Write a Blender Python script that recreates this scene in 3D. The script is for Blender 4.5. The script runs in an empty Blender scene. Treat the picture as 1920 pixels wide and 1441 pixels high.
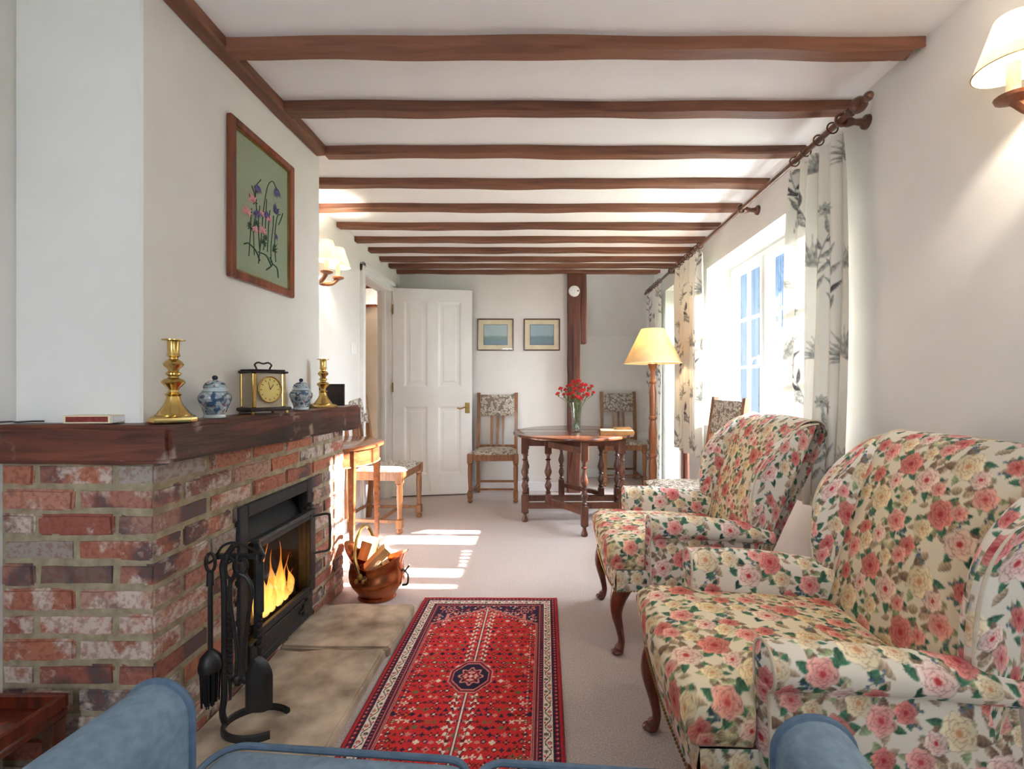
import bpy, bmesh, math, random
import numpy as np
from mathutils import Vector, Matrix
PI = math.pi
random.seed(7)
rng = np.random.default_rng(11)
SC = bpy.context.scene
COL = SC.collection

# ------------------------------------------------------------------ camera
cam = bpy.data.cameras.new('camera')
cam.sensor_width = 36.0
cam.lens = 860.0 / 1920.0 * 36.0
cam.shift_x = -(1016 - 960) / 1920.0
cam.shift_y = (722 - 720.5) / 1920.0
cam.clip_start = 0.02
camo = bpy.data.objects.new('camera', cam)
camo.location = (0, 0, 1.08)
camo.rotation_euler = (PI / 2, 0, 0)
COL.objects.link(camo)
SC.camera = camo

# ------------------------------------------------------------------ sky, sun, daylight
W = bpy.data.worlds.new('sky')
SC.world = W
W.use_nodes = True
wn = W.node_tree
wn.nodes.clear()
wo = wn.nodes.new('ShaderNodeOutputWorld')
wb = wn.nodes.new('ShaderNodeBackground')
wb.inputs['Color'].default_value = (0.77, 0.885, 1.0, 1)
wb.inputs['Strength'].default_value = 15.0
wn.links.new(wb.outputs[0], wo.inputs[0])

sun = bpy.data.lights.new('sun', 'SUN')
sun.energy = 22.0
sun.angle = math.radians(0.6)
sun.color = (1.0, 0.98, 0.95)
suno = bpy.data.objects.new('sun', sun)
suno.rotation_euler = Vector((-1.0, 0.03, -0.468)).to_track_quat('-Z', 'Y').to_euler()
suno.location = (6, 2.7, 4)
COL.objects.link(suno)

def area(name, loc, rot, sx, sy, power, col):
    l = bpy.data.lights.new(name, 'AREA')
    l.shape = 'RECTANGLE'; l.size = sx; l.size_y = sy
    l.energy = power; l.color = col
    o = bpy.data.objects.new(name, l)
    o.location = loc; o.rotation_euler = rot
    COL.objects.link(o)
    return o
# window portals: they only steer the sky's own light through the openings
def portal(name, loc, rot, sx, sy):
    o = area(name, loc, rot, sx, sy, 1.0, (1, 1, 1))
    o.data.cycles.is_portal = True
    return o
portal('back_window_portal', (-0.82, -2.24, 1.45), (PI / 2, 0, 0), 0.46, 1.2)
portal('added_window_portal', (1.54, -1.05, 1.39), (0, PI / 2, 0), 1.2, 0.44)
portal('side_window_portal', (1.54, 2.74, 1.39), (0, PI / 2, 0), 1.2, 1.6)
portal('garden_door_portal', (1.54, 4.33, 1.03), (0, PI / 2, 0), 2.05, 0.76)

SC.view_settings.view_transform = 'Standard'
SC.view_settings.look = 'None'
SC.view_settings.gamma = 1.0
SC.view_settings.use_curve_mapping = False
SC.view_settings.exposure = 1.02

# ------------------------------------------------------------------ materials
def lin(c):
    return tuple((x / 12.92 if x <= 0.04045 else ((x + 0.055) / 1.055) ** 2.4) for x in c)
def rgb(r, g, b):
    return lin((r / 255., g / 255., b / 255.)) + (1.0,)

def new_mat(name):
    m = bpy.data.materials.new(name)
    m.use_nodes = True
    nt = m.node_tree
    return m, nt, nt.nodes['Principled BSDF'], nt.nodes['Material Output']

def N(nt, t, **kw):
    n = nt.nodes.new(t)
    for k, v in kw.items():
        if k in n.inputs:
            n.inputs[k].default_value = v
        else:
            setattr(n, k, v)
    return n

def coords(nt, scale=(1, 1, 1), rand=0.0, kind='Object'):
    tc = N(nt, 'ShaderNodeTexCoord')
    mp = N(nt, 'ShaderNodeMapping')
    mp.inputs['Scale'].default_value = scale
    nt.links.new(tc.outputs[kind], mp.inputs['Vector'])
    if rand:
        oi = N(nt, 'ShaderNodeObjectInfo')
        mu = N(nt, 'ShaderNodeMath', operation='MULTIPLY'); mu.inputs[1].default_value = rand
        nt.links.new(oi.outputs['Random'], mu.inputs[0])
        cb = N(nt, 'ShaderNodeCombineXYZ')
        for i in range(3): nt.links.new(mu.outputs[0], cb.inputs[i])
        nt.links.new(cb.outputs[0], mp.inputs['Location'])
    return mp

def ramp(nt, stops, interp='LINEAR'):
    r = N(nt, 'ShaderNodeValToRGB')
    r.color_ramp.interpolation = interp
    e = r.color_ramp.elements
    e[0].position, e[0].color = stops[0]
    e[1].position, e[1].color = stops[-1]
    for p, c in stops[1:-1]:
        x = e.new(p); x.color = c
    return r

def bump(nt, bsdf, src, strength, dist=0.01):
    b = N(nt, 'ShaderNodeBump')
    b.inputs['Strength'].default_value = strength
    b.inputs['Distance'].default_value = dist
    nt.links.new(src, b.inputs['Height'])
    nt.links.new(b.outputs[0], bsdf.inputs['Normal'])

def m_noise(name, c1, c2, scale=8, stretch=(1, 1, 1), rough=0.6, metal=0.0, bmp=0.0, detail=6, lo=0.35, hi=0.65, rand=0.0, coat=0.0, dist=0.01, spec=None):
    m, nt, b, o = new_mat(name)
    mp = coords(nt, stretch, rand)
    n = N(nt, 'ShaderNodeTexNoise'); n.inputs['Scale'].default_value = scale; n.inputs['Detail'].default_value = detail
    nt.links.new(mp.outputs[0], n.inputs['Vector'])
    r = ramp(nt, [(lo, c1), (hi, c2)])
    nt.links.new(n.outputs['Fac'], r.inputs[0])
    nt.links.new(r.outputs[0], b.inputs['Base Color'])
    b.inputs['Roughness'].default_value = rough
    b.inputs['Metallic'].default_value = metal
    if coat:
        b.inputs['Coat Weight'].default_value = coat
        b.inputs['Coat Roughness'].default_value = 0.12
    if spec is not None: b.inputs['Specular IOR Level'].default_value = spec
    if bmp: bump(nt, b, n.outputs['Fac'], bmp, dist)
    return m

def m_wood(name, dark, light, axis='X', scale=14, rough=0.4, coat=0.0, bmp=0.15, rand=7.0):
    m, nt, b, o = new_mat(name)
    st = {'X': (0.09, 1, 1), 'Y': (1, 0.09, 1), 'Z': (1, 1, 0.09)}[axis]
    mp = coords(nt, st, rand)
    n = N(nt, 'ShaderNodeTexNoise'); n.inputs['Scale'].default_value = scale * 3; n.inputs['Detail'].default_value = 8; n.inputs['Distortion'].default_value = 0.6
    n2 = N(nt, 'ShaderNodeTexNoise'); n2.inputs['Scale'].default_value = scale * 0.35; n2.inputs['Detail'].default_value = 3
    nt.links.new(mp.outputs[0], n.inputs['Vector']); nt.links.new(mp.outputs[0], n2.inputs['Vector'])
    ad = N(nt, 'ShaderNodeMath', operation='ADD')
    nt.links.new(n.outputs['Fac'], ad.inputs[0]); nt.links.new(n2.outputs['Fac'], ad.inputs[1])
    hf = N(nt, 'ShaderNodeMath', operation='MULTIPLY'); hf.inputs[1].default_value = 0.5
    nt.links.new(ad.outputs[0], hf.inputs[0])
    r = ramp(nt, [(0.36, dark), (0.64, light)])
    nt.links.new(hf.outputs[0], r.inputs[0])
    nt.links.new(r.outputs[0], b.inputs['Base Color'])
    b.inputs['Roughness'].default_value = rough
    if coat:
        b.inputs['Coat Weight'].default_value = coat; b.inputs['Coat Roughness'].default_value = 0.1
    bump(nt, b, n.outputs['Fac'], bmp, 0.004)
    return m

def m_attr(name, rough=0.85, sheen=0.0, bmp=0.25, bscale=900, transl=0.0):
    """printed or woven cloth: colours stored on the mesh as the attribute 'print'"""
    m, nt, b, o = new_mat(name)
    a = N(nt, 'ShaderNodeAttribute'); a.attribute_name = 'print'
    nt.links.new(a.outputs['Color'], b.inputs['Base Color'])
    b.inputs['Roughness'].default_value = rough
    b.inputs['Specular IOR Level'].default_value = 0.2
    if sheen: b.inputs['Sheen Weight'].default_value = sheen
    mp = coords(nt)
    n = N(nt, 'ShaderNodeTexNoise'); n.inputs['Scale'].default_value = bscale; n.inputs['Detail'].default_value = 2
    nt.links.new(mp.outputs[0], n.inputs['Vector'])
    bump(nt, b, n.outputs['Fac'], bmp, 0.001)
    if transl:
        t = N(nt, 'ShaderNodeBsdfTranslucent')
        nt.links.new(a.outputs['Color'], t.inputs['Color'])
        mx = N(nt, 'ShaderNodeMixShader'); mx.inputs[0].default_value = transl
        nt.links.new(b.outputs[0], mx.inputs[1]); nt.links.new(t.outputs[0], mx.inputs[2])
        nt.links.new(mx.outputs[0], o.inputs[0])
    return m

def m_glass(name, tint=(1, 1, 1, 1), refl=1.0):
    m, nt, b, o = new_mat(name)
    nt.nodes.remove(b)
    t = N(nt, 'ShaderNodeBsdfTransparent'); t.inputs[0].default_value = tint
    g = N(nt, 'ShaderNodeBsdfGlossy'); g.inputs['Roughness'].default_value = 0.02
    f = N(nt, 'ShaderNodeLayerWeight'); f.inputs[0].default_value = 0.5
    pw = N(nt, 'ShaderNodeMath', operation='POWER'); pw.inputs[1].default_value = 4.0
    nt.links.new(f.outputs['Facing'], pw.inputs[0])
    mu = N(nt, 'ShaderNodeMath', operation='MULTIPLY_ADD'); mu.inputs[1].default_value = 0.7 * refl; mu.inputs[2].default_value = 0.05 * refl
    nt.links.new(pw.outputs[0], mu.inputs[0])
    mx = N(nt, 'ShaderNodeMixShader')
    nt.links.new(mu.outputs[0], mx.inputs[0]); nt.links.new(t.outputs[0], mx.inputs[1]); nt.links.new(g.outputs[0], mx.inputs[2])
    nt.links.new(mx.outputs[0], o.inputs[0])
    return m

def m_shade(name, col, tr=0.55):
    m, nt, b, o = new_mat(name)
    n = N(nt, 'ShaderNodeTexNoise'); n.inputs['Scale'].default_value = 14
    mp = coords(nt); nt.links.new(mp.outputs[0], n.inputs['Vector'])
    c2 = tuple(x * 0.86 for x in col[:3]) + (1,)
    r = ramp(nt, [(0.3, c2), (0.7, col)]); nt.links.new(n.outputs['Fac'], r.inputs[0])
    nt.links.new(r.outputs[0], b.inputs['Base Color']); b.inputs['Roughness'].default_value = 0.7
    t = N(nt, 'ShaderNodeBsdfTranslucent'); nt.links.new(r.outputs[0], t.inputs[0])
    mx = N(nt, 'ShaderNodeMixShader'); mx.inputs[0].default_value = tr
    nt.links.new(b.outputs[0], mx.inputs[1]); nt.links.new(t.outputs[0], mx.inputs[2]); nt.links.new(mx.outputs[0], o.inputs[0])
    return m

M = {}
M['plaster'] = m_noise('plaster', rgb(230, 226, 220), rgb(236, 232, 227), 2.5, rough=0.9, bmp=0.06, dist=0.004)
M['ceiling'] = m_noise('ceiling_paint', rgb(242, 239, 241), rgb(246, 244, 245), 3, rough=0.92, bmp=0.05)
M['white'] = m_noise('white_gloss_paint', rgb(236, 234, 232), rgb(241, 240, 238), 5, rough=0.38, bmp=0.0)
M['upvc'] = m_noise('white_frame', rgb(240, 240, 240), rgb(246, 246, 246), 5, rough=0.3)
M['carpet'] = m_noise('carpet', rgb(184, 168, 162), rgb(220, 207, 203), 190, rough=0.96, bmp=0.6, detail=4, lo=0.3, hi=0.7, dist=0.006, spec=0.1)
M['beam'] = m_wood('beam_oak', rgb(88, 50, 34), rgb(136, 88, 64), 'X', 12, 0.55, bmp=0.3)
M['plate'] = m_wood('plate_oak', rgb(88, 50, 34), rgb(136, 88, 64), 'Y', 12, 0.55, bmp=0.3)
M['post'] = m_wood('post_oak', rgb(72, 38, 26), rgb(128, 74, 50), 'Z', 12, 0.55, bmp=0.4)
M['mortar'] = m_noise('mortar', rgb(138, 124, 100), rgb(170, 156, 130), 30, rough=0.95, bmp=0.5, dist=0.004)
M['stone'] = m_noise('hearth_stone', rgb(122, 103, 86), rgb(212, 192, 168), 8, rough=0.8, bmp=0.5, detail=10, lo=0.3, hi=0.72, rand=9, dist=0.008)
M['oak'] = m_wood('chair_oak', rgb(108, 66, 36), rgb(164, 110, 66), 'Z', 16, 0.4, 0.2)
M['darkoak'] = m_wood('dark_oak', rgb(58, 30, 20), rgb(116, 66, 42), 'Z', 14, 0.3, 0.4)
M['tabletop'] = m_wood('table_top_oak', rgb(62, 32, 20), rgb(122, 70, 44), 'X', 10, 0.22, 0.5)
M['mahog'] = m_wood('mahogany', rgb(66, 24, 12), rgb(120, 48, 26), 'Z', 10, 0.25, 0.5)
M['sat'] = m_wood('satinwood', rgb(112, 60, 34), rgb(168, 100, 62), 'Y', 9, 0.22, 0.6)
M['lampwood'] = m_wood('lamp_wood', rgb(112, 58, 28), rgb(164, 96, 52), 'Z', 12, 0.35, 0.3)
M['framewood'] = m_wood('frame_wood', rgb(96, 42, 22), rgb(150, 76, 44), 'Z', 10, 0.3, 0.3)
M['brass'] = m_noise('brass', rgb(190, 156, 88), rgb(216, 186, 120), 6, rough=0.2, metal=1.0)
M['oldbrass'] = m_noise('old_brass', rgb(150, 122, 66), rgb(176, 148, 90), 10, rough=0.35, metal=1.0)
M['copper'] = m_noise('copper', rgb(150, 84, 52), rgb(196, 120, 80), 9, rough=0.24, metal=1.0, bmp=0.08)
M['iron'] = m_noise('black_iron', rgb(20, 20, 21), rgb(34, 33, 33), 20, rough=0.42, bmp=0.15)
M['castiron'] = m_noise('stove_iron', rgb(24, 24, 26), rgb(38, 38, 40), 40, rough=0.5, bmp=0.1)
M['pewter'] = m_noise('stove_edge', rgb(70, 70, 72), rgb(92, 92, 94), 40, rough=0.4, metal=0.6)
M['soot'] = m_noise('soot', rgb(8, 7, 7), rgb(18, 15, 14), 12, rough=0.95)
M['black'] = m_noise('black_plastic', rgb(18, 16, 16), rgb(30, 27, 26), 20, rough=0.5)
M['darkleather'] = m_noise('dark_leather', rgb(36, 26, 24), rgb(54, 40, 36), 30, rough=0.55, bmp=0.2)
M['blue'] = m_noise('blue_cloth', rgb(110, 133, 153), rgb(126, 149, 168), 60, rough=0.9, bmp=0.2, detail=4)
M['bluepipe'] = m_noise('blue_piping', rgb(84, 106, 130), rgb(98, 120, 144), 60, rough=0.85)
M['floral'] = m_attr('rose_chintz', 0.8)
M['chintzpipe'] = m_noise('chintz_piping', rgb(206, 192, 168), rgb(226, 214, 196), 30, rough=0.85)
M['curtain'] = m_attr('leaf_curtain', 0.85, transl=0.10, bmp=0.1)
M['rug'] = m_attr('rug_wool', 0.95, bmp=0.5, bscale=500)
M['glass'] = m_glass('window_glass')
M['paneglass'] = m_glass('picture_glass', refl=1.0)
M['vaseglass'] = m_glass('vase_glass', (0.90, 0.95, 0.93, 1), 1.6)
M['fireglass'] = m_glass('fire_glass', (0.95, 0.9, 0.85, 1), 0.35)
M['shade'] = m_shade('lamp_shade', rgb(252, 245, 224), 0.6)
M['bigshade'] = m_shade('parchment_shade', rgb(240, 220, 178), 0.45)
M['candle'] = m_noise('candle_tube', rgb(238, 226, 190), rgb(246, 236, 206), 5, rough=0.5)
M['cream'] = m_noise('cream_card', rgb(222, 206, 172), rgb(232, 218, 188), 12, rough=0.8)
M['paper'] = m_noise('paper', rgb(222, 208, 182), rgb(236, 226, 206), 20, rough=0.85)
M['tan'] = m_noise('tan_binding', rgb(150, 100, 52), rgb(178, 124, 70), 14, rough=0.55)
M['sage'] = m_noise('sage_linen', rgb(150, 160, 136), rgb(160, 170, 146), 260, rough=0.9, bmp=0.3)
M['stemgreen'] = m_noise('green_thread', rgb(38, 70, 48), rgb(62, 92, 66), 60, rough=0.85)
M['violet'] = m_noise('violet_thread', rgb(70, 62, 110), rgb(112, 104, 150), 80, rough=0.85)
M['pinkthread'] = m_noise('pink_thread', rgb(206, 130, 140), rgb(228, 164, 168), 80, rough=0.85)
M['leafgreen'] = m_noise('stalk_green', rgb(74, 104, 52), rgb(120, 146, 88), 40, rough=0.6)
M['red'] = m_noise('carnation_red', rgb(200, 22, 34), rgb(232, 56, 60), 60, rough=0.6)
M['firewood'] = m_wood('split_wood', rgb(150, 104, 60), rgb(214, 172, 118), 'Z', 12, 0.8)
M['bark'] = m_noise('bark', rgb(92, 66, 46), rgb(140, 108, 80), 24, rough=0.95, bmp=0.6)
M['matchred'] = m_noise('match_striker', rgb(118, 40, 36), rgb(142, 56, 48), 90, rough=0.8)
M['hallpaint'] = m_noise('hall_paint', rgb(150, 124, 98), rgb(164, 138, 112), 3, rough=0.9)
M['lawn'] = m_noise('lawn', rgb(112, 116, 92), rgb(142, 144, 120), 3, rough=0.95)
M['slate'] = m_wood('slate_boards', rgb(28, 36, 45), rgb(42, 51, 61), 'Z', 8, 0.7)
M['slate'].node_tree.nodes['Principled BSDF'].inputs['Specular IOR Level'].default_value = 0.0
M['shedwhite'] = m_noise('shed_door_grey', rgb(60, 64, 70), rgb(76, 80, 86), 5, rough=0.8, spec=0.0)
M['leafy'] = m_noise('leafy_sun_block', rgb(60, 84, 60), rgb(118, 138, 110), 6, rough=0.9, bmp=0.8, dist=0.1)
M['doorwood'] = m_wood('garden_door_wood', rgb(86, 40, 24), rgb(128, 68, 44), 'Z', 12, 0.4)

def m_brick():
    m, nt, b, o = new_mat('old_brick')
    oi = N(nt, 'ShaderNodeObjectInfo')
    base = ramp(nt, [(0.0, rgb(180, 112, 84)), (0.16, rgb(160, 98, 80)), (0.30, rgb(186, 120, 94)), (0.44, rgb(172, 126, 110)), (0.56, rgb(150, 84, 68)),
                     (0.66, rgb(160, 120, 106)), (0.76, rgb(104, 84, 80)), (0.84, rgb(178, 106, 76)), (0.92, rgb(178, 164, 154)), (1.0, rgb(88, 78, 80))])
    nt.links.new(oi.outputs['Random'], base.inputs[0])
    mp = coords(nt, (1, 1, 1), 37.0)
    n1 = N(nt, 'ShaderNodeTexNoise'); n1.inputs['Scale'].default_value = 14; n1.inputs['Detail'].default_value = 8; n1.inputs['Roughness'].default_value = 0.65
    n2 = N(nt, 'ShaderNodeTexNoise'); n2.inputs['Scale'].default_value = 9; n2.inputs['Detail'].default_value = 6; n2.noise_dimensions = '4D'; n2.inputs['W'].default_value = 3.3
    n3 = N(nt, 'ShaderNodeTexNoise'); n3.inputs['Scale'].default_value = 70; n3.inputs['Detail'].default_value = 5
    for n in (n1, n2, n3): nt.links.new(mp.outputs[0], n.inputs['Vector'])
    def vary(src, k, amp):
        wn_ = N(nt, 'ShaderNodeTexWhiteNoise', noise_dimensions='1D')
        mm_ = N(nt, 'ShaderNodeMath', operation='MULTIPLY'); mm_.inputs[1].default_value = k; nt.links.new(oi.outputs['Random'], mm_.inputs[0]); nt.links.new(mm_.outputs[0], wn_.inputs['W'])
        a1 = N(nt, 'ShaderNodeMath', operation='MULTIPLY_ADD'); a1.inputs[1].default_value = amp; a1.inputs[2].default_value = -amp * 0.55; nt.links.new(wn_.outputs['Value'], a1.inputs[0])
        a2 = N(nt, 'ShaderNodeMath', operation='ADD'); nt.links.new(a1.outputs[0], a2.inputs[0]); nt.links.new(src, a2.inputs[1])
        return a2.outputs[0]
    def mixc(fac, a, bb):
        mx = N(nt, 'ShaderNodeMix', data_type='RGBA')
        nt.links.new(fac, mx.inputs[0]); nt.links.new(a, mx.inputs[6])
        if isinstance(bb, tuple): mx.inputs[7].default_value = bb
        else: nt.links.new(bb, mx.inputs[7])
        return mx.outputs[2]
    dark = ramp(nt, [(0.53, (0, 0, 0, 1)), (0.62, (0.85, 0.85, 0.85, 1))]); nt.links.new(vary(n2.outputs['Fac'], 91.7, 0.26), dark.inputs[0])
    c = mixc(dark.outputs[0], base.outputs[0], rgb(78, 70, 74))
    wh = ramp(nt, [(0.51, (0, 0, 0, 1)), (0.62, (0.85, 0.85, 0.85, 1))]); nt.links.new(vary(n1.outputs['Fac'], 57.3, 0.28), wh.inputs[0])
    c = mixc(wh.outputs[0], c, rgb(206, 190, 178))
    sp = ramp(nt, [(0.40, (0.45, 0.45, 0.45, 1)), (0.52, (0, 0, 0, 1))]); nt.links.new(n3.outputs['Fac'], sp.inputs[0])
    c = mixc(sp.outputs[0], c, rgb(120, 62, 46))
    nt.links.new(c, b.inputs['Base Color'])
    b.inputs['Roughness'].default_value = 0.88
    bump(nt, b, n3.outputs['Fac'], 0.5, 0.004)
    return m
M['brick'] = m_brick()

def m_mantel():
    """oak whose grain runs along each timber: along X on the return, along Y on the front"""
    m, nt, b, o = new_mat('mantel_oak')
    tc = N(nt, 'ShaderNodeTexCoord'); ge = N(nt, 'ShaderNodeNewGeometry')
    sn = N(nt, 'ShaderNodeSeparateXYZ'); nt.links.new(ge.outputs['True Normal'], sn.inputs[0])
    ab = N(nt, 'ShaderNodeMath', operation='ABSOLUTE'); nt.links.new(sn.outputs['Y'], ab.inputs[0])
    gt_ = N(nt, 'ShaderNodeMath', operation='GREATER_THAN'); gt_.inputs[1].default_value = 0.6; nt.links.new(ab.outputs[0], gt_.inputs[0])
    vm = []
    for s_ in ((1, 0.07, 1), (0.07, 1, 1)):
        mp = N(nt, 'ShaderNodeMapping'); mp.inputs['Scale'].default_value = s_; nt.links.new(tc.outputs['Object'], mp.inputs['Vector']); vm.append(mp)
    mv = N(nt, 'ShaderNodeMix', data_type='VECTOR'); nt.links.new(gt_.outputs[0], mv.inputs[0]); nt.links.new(vm[0].outputs[0], mv.inputs[4]); nt.links.new(vm[1].outputs[0], mv.inputs[5])
    n = N(nt, 'ShaderNodeTexNoise'); n.inputs['Scale'].default_value = 40; n.inputs['Detail'].default_value = 9; n.inputs['Distortion'].default_value = 1.2
    n2 = N(nt, 'ShaderNodeTexNoise'); n2.inputs['Scale'].default_value = 5; n2.inputs['Detail'].default_value = 3
    for q in (n, n2): nt.links.new(mv.outputs[1], q.inputs['Vector'])
    ad = N(nt, 'ShaderNodeMath', operation='ADD'); nt.links.new(n.outputs['Fac'], ad.inputs[0]); nt.links.new(n2.outputs['Fac'], ad.inputs[1])
    hf = N(nt, 'ShaderNodeMath', operation='MULTIPLY'); hf.inputs[1].default_value = 0.5; nt.links.new(ad.outputs[0], hf.inputs[0])
    r = ramp(nt, [(0.36, rgb(30, 13, 10)), (0.50, rgb(70, 30, 20)), (0.66, rgb(118, 62, 42))]); nt.links.new(hf.outputs[0], r.inputs[0])
    w1 = N(nt, 'ShaderNodeTexNoise'); w1.inputs['Scale'].default_value = 9; w1.inputs['Detail'].default_value = 8; nt.links.new(tc.outputs['Object'], w1.inputs['Vector'])
    w2 = N(nt, 'ShaderNodeTexNoise'); w2.inputs['Scale'].default_value = 2.3; w2.inputs['Detail'].default_value = 1; nt.links.new(tc.outputs['Object'], w2.inputs['Vector'])
    wm = N(nt, 'ShaderNodeMath', operation='MULTIPLY'); nt.links.new(w1.outputs['Fac'], wm.inputs[0]); nt.links.new(w2.outputs['Fac'], wm.inputs[1])
    wr = ramp(nt, [(0.315, (0, 0, 0, 1)), (0.37, (0.75, 0.75, 0.75, 1))]); nt.links.new(wm.outputs[0], wr.inputs[0])
    mx = N(nt, 'ShaderNodeMix', data_type='RGBA'); nt.links.new(wr.outputs[0], mx.inputs[0]); nt.links.new(r.outputs[0], mx.inputs[6]); mx.inputs[7].default_value = rgb(176, 150, 134)
    nt.links.new(mx.outputs[2], b.inputs['Base Color']); b.inputs['Roughness'].default_value = 0.4
    bump(nt, b, hf.outputs[0], 0.6, 0.01)
    return m
M['mantel'] = m_mantel()

def m_tapestry():
    m, nt, b, o = new_mat('tapestry')
    mp = coords(nt, (1, 1, 1), 3.0)
    v = N(nt, 'ShaderNodeTexVoronoi'); v.inputs['Scale'].default_value = 40; v.feature = 'SMOOTH_F1'
    w = N(nt, 'ShaderNodeTexNoise'); w.inputs['Scale'].default_value = 36; w.inputs['Distortion'].default_value = 2.0; w.inputs['Detail'].default_value = 3
    nt.links.new(mp.outputs[0], v.inputs['Vector']); nt.links.new(mp.outputs[0], w.inputs['Vector'])
    ad = N(nt, 'ShaderNodeMath', operation='ADD'); nt.links.new(v.outputs['Distance'], ad.inputs[0]); nt.links.new(w.outputs['Fac'], ad.inputs[1])
    r = ramp(nt, [(0.50, rgb(96, 84, 76)), (0.64, rgb(146, 132, 120)), (0.78, rgb(196, 186, 172)), (0.90, rgb(212, 204, 192)), (1.0, rgb(132, 116, 104))])
    nt.links.new(ad.outputs[0], r.inputs[0]); nt.links.new(r.outputs[0], b.inputs['Base Color'])
    b.inputs['Roughness'].default_value = 0.9
    bump(nt, b, w.outputs['Fac'], 0.15)
    return m
M['tapestry'] = m_tapestry()

def m_porcelain():
    m, nt, b, o = new_mat('blue_white_porcelain')
    mp = coords(nt, (1, 1, 1), 5.0)
    v = N(nt, 'ShaderNodeTexVoronoi'); v.inputs['Scale'].default_value = 75
    w = N(nt, 'ShaderNodeTexNoise'); w.inputs['Scale'].default_value = 30; w.inputs['Distortion'].default_value = 1.5
    w2 = N(nt, 'ShaderNodeTexNoise'); w2.inputs['Scale'].default_value = 60; w2.inputs['Detail'].default_value = 1
    for n in (v, w, w2): nt.links.new(mp.outputs[0], n.inputs['Vector'])
    r = ramp(nt, [(0.0, rgb(214, 222, 226)), (0.30, rgb(168, 184, 192)), (0.45, rgb(84, 106, 128)), (1.0, rgb(50, 70, 96))])
    nt.links.new(v.outputs['Distance'], r.inputs[0])
    r2 = ramp(nt, [(0.44, rgb(54, 84, 112)), (0.54, rgb(216, 226, 228))]); nt.links.new(w.outputs['Fac'], r2.inputs[0])
    mx = N(nt, 'ShaderNodeMix', data_type='RGBA'); mx.inputs[0].default_value = 0.5
    nt.links.new(r.outputs[0], mx.inputs[6]); nt.links.new(r2.outputs[0], mx.inputs[7])
    r3 = ramp(nt, [(0.62, (0, 0, 0, 1)), (0.67, (0.8, 0.8, 0.8, 1))]); nt.links.new(w2.outputs['Fac'], r3.inputs[0])
    m2 = N(nt, 'ShaderNodeMix', data_type='RGBA'); nt.links.new(r3.outputs[0], m2.inputs[0]); nt.links.new(mx.outputs[2], m2.inputs[6]); m2.inputs[7].default_value = rgb(150, 84, 78)
    nt.links.new(m2.outputs[2], b.inputs['Base Color'])
    b.inputs['Roughness'].default_value = 0.12
    return m
M['porcelain'] = m_porcelain()
M['celadon'] = m_noise('pale_glaze', rgb(196, 212, 216), rgb(210, 222, 224), 20, rough=0.12)
M['glazeblue'] = m_noise('dark_blue_glaze', rgb(40, 48, 66), rgb(60, 70, 92), 40, rough=0.15)

def m_dial():
    m, nt, b, o = new_mat('clock_dial')
    b.inputs['Base Color'].default_value = rgb(220, 200, 128)
    b.inputs['Metallic'].default_value = 0.5; b.inputs['Roughness'].default_value = 0.35
    return m
M['dial'] = m_dial()

def m_print(name, sky, sea, land):
    m, nt, b, o = new_mat(name)
    tc = N(nt, 'ShaderNodeTexCoord'); sx = N(nt, 'ShaderNodeSeparateXYZ'); nt.links.new(tc.outputs['Generated'], sx.inputs[0])
    n = N(nt, 'ShaderNodeTexNoise'); n.inputs['Scale'].default_value = 5; n.inputs['Detail'].default_value = 5; nt.links.new(tc.outputs['Generated'], n.inputs['Vector'])
    ad = N(nt, 'ShaderNodeMath', operation='MULTIPLY_ADD'); ad.inputs[1].default_value = 0.25; nt.links.new(n.outputs['Fac'], ad.inputs[0]); nt.links.new(sx.outputs['Z'], ad.inputs[2])
    r = ramp(nt, [(0.25, sea), (0.50, land), (0.62, sky), (1.0, sky)]); nt.links.new(ad.outputs[0], r.inputs[0])
    nt.links.new(r.outputs[0], b.inputs['Base Color']); b.inputs['Roughness'].default_value = 0.8
    return m
M['print_a'] = m_print('landscape_print', rgb(176, 196, 200), rgb(120, 150, 164), rgb(128, 150, 140))
M['print_b'] = m_print('lake_print', rgb(158, 180, 190), rgb(122, 148, 160), rgb(110, 138, 140))

def m_emit(name, c, s):
    m, nt, b, o = new_mat(name)
    b.inputs['Base Color'].default_value = c
    b.inputs['Emission Color'].default_value = c; b.inputs['Emission Strength'].default_value = s
    return m
M['bulb'] = m_emit('lit_bulb', (1.0, 0.86, 0.62, 1), 6.0)

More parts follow.
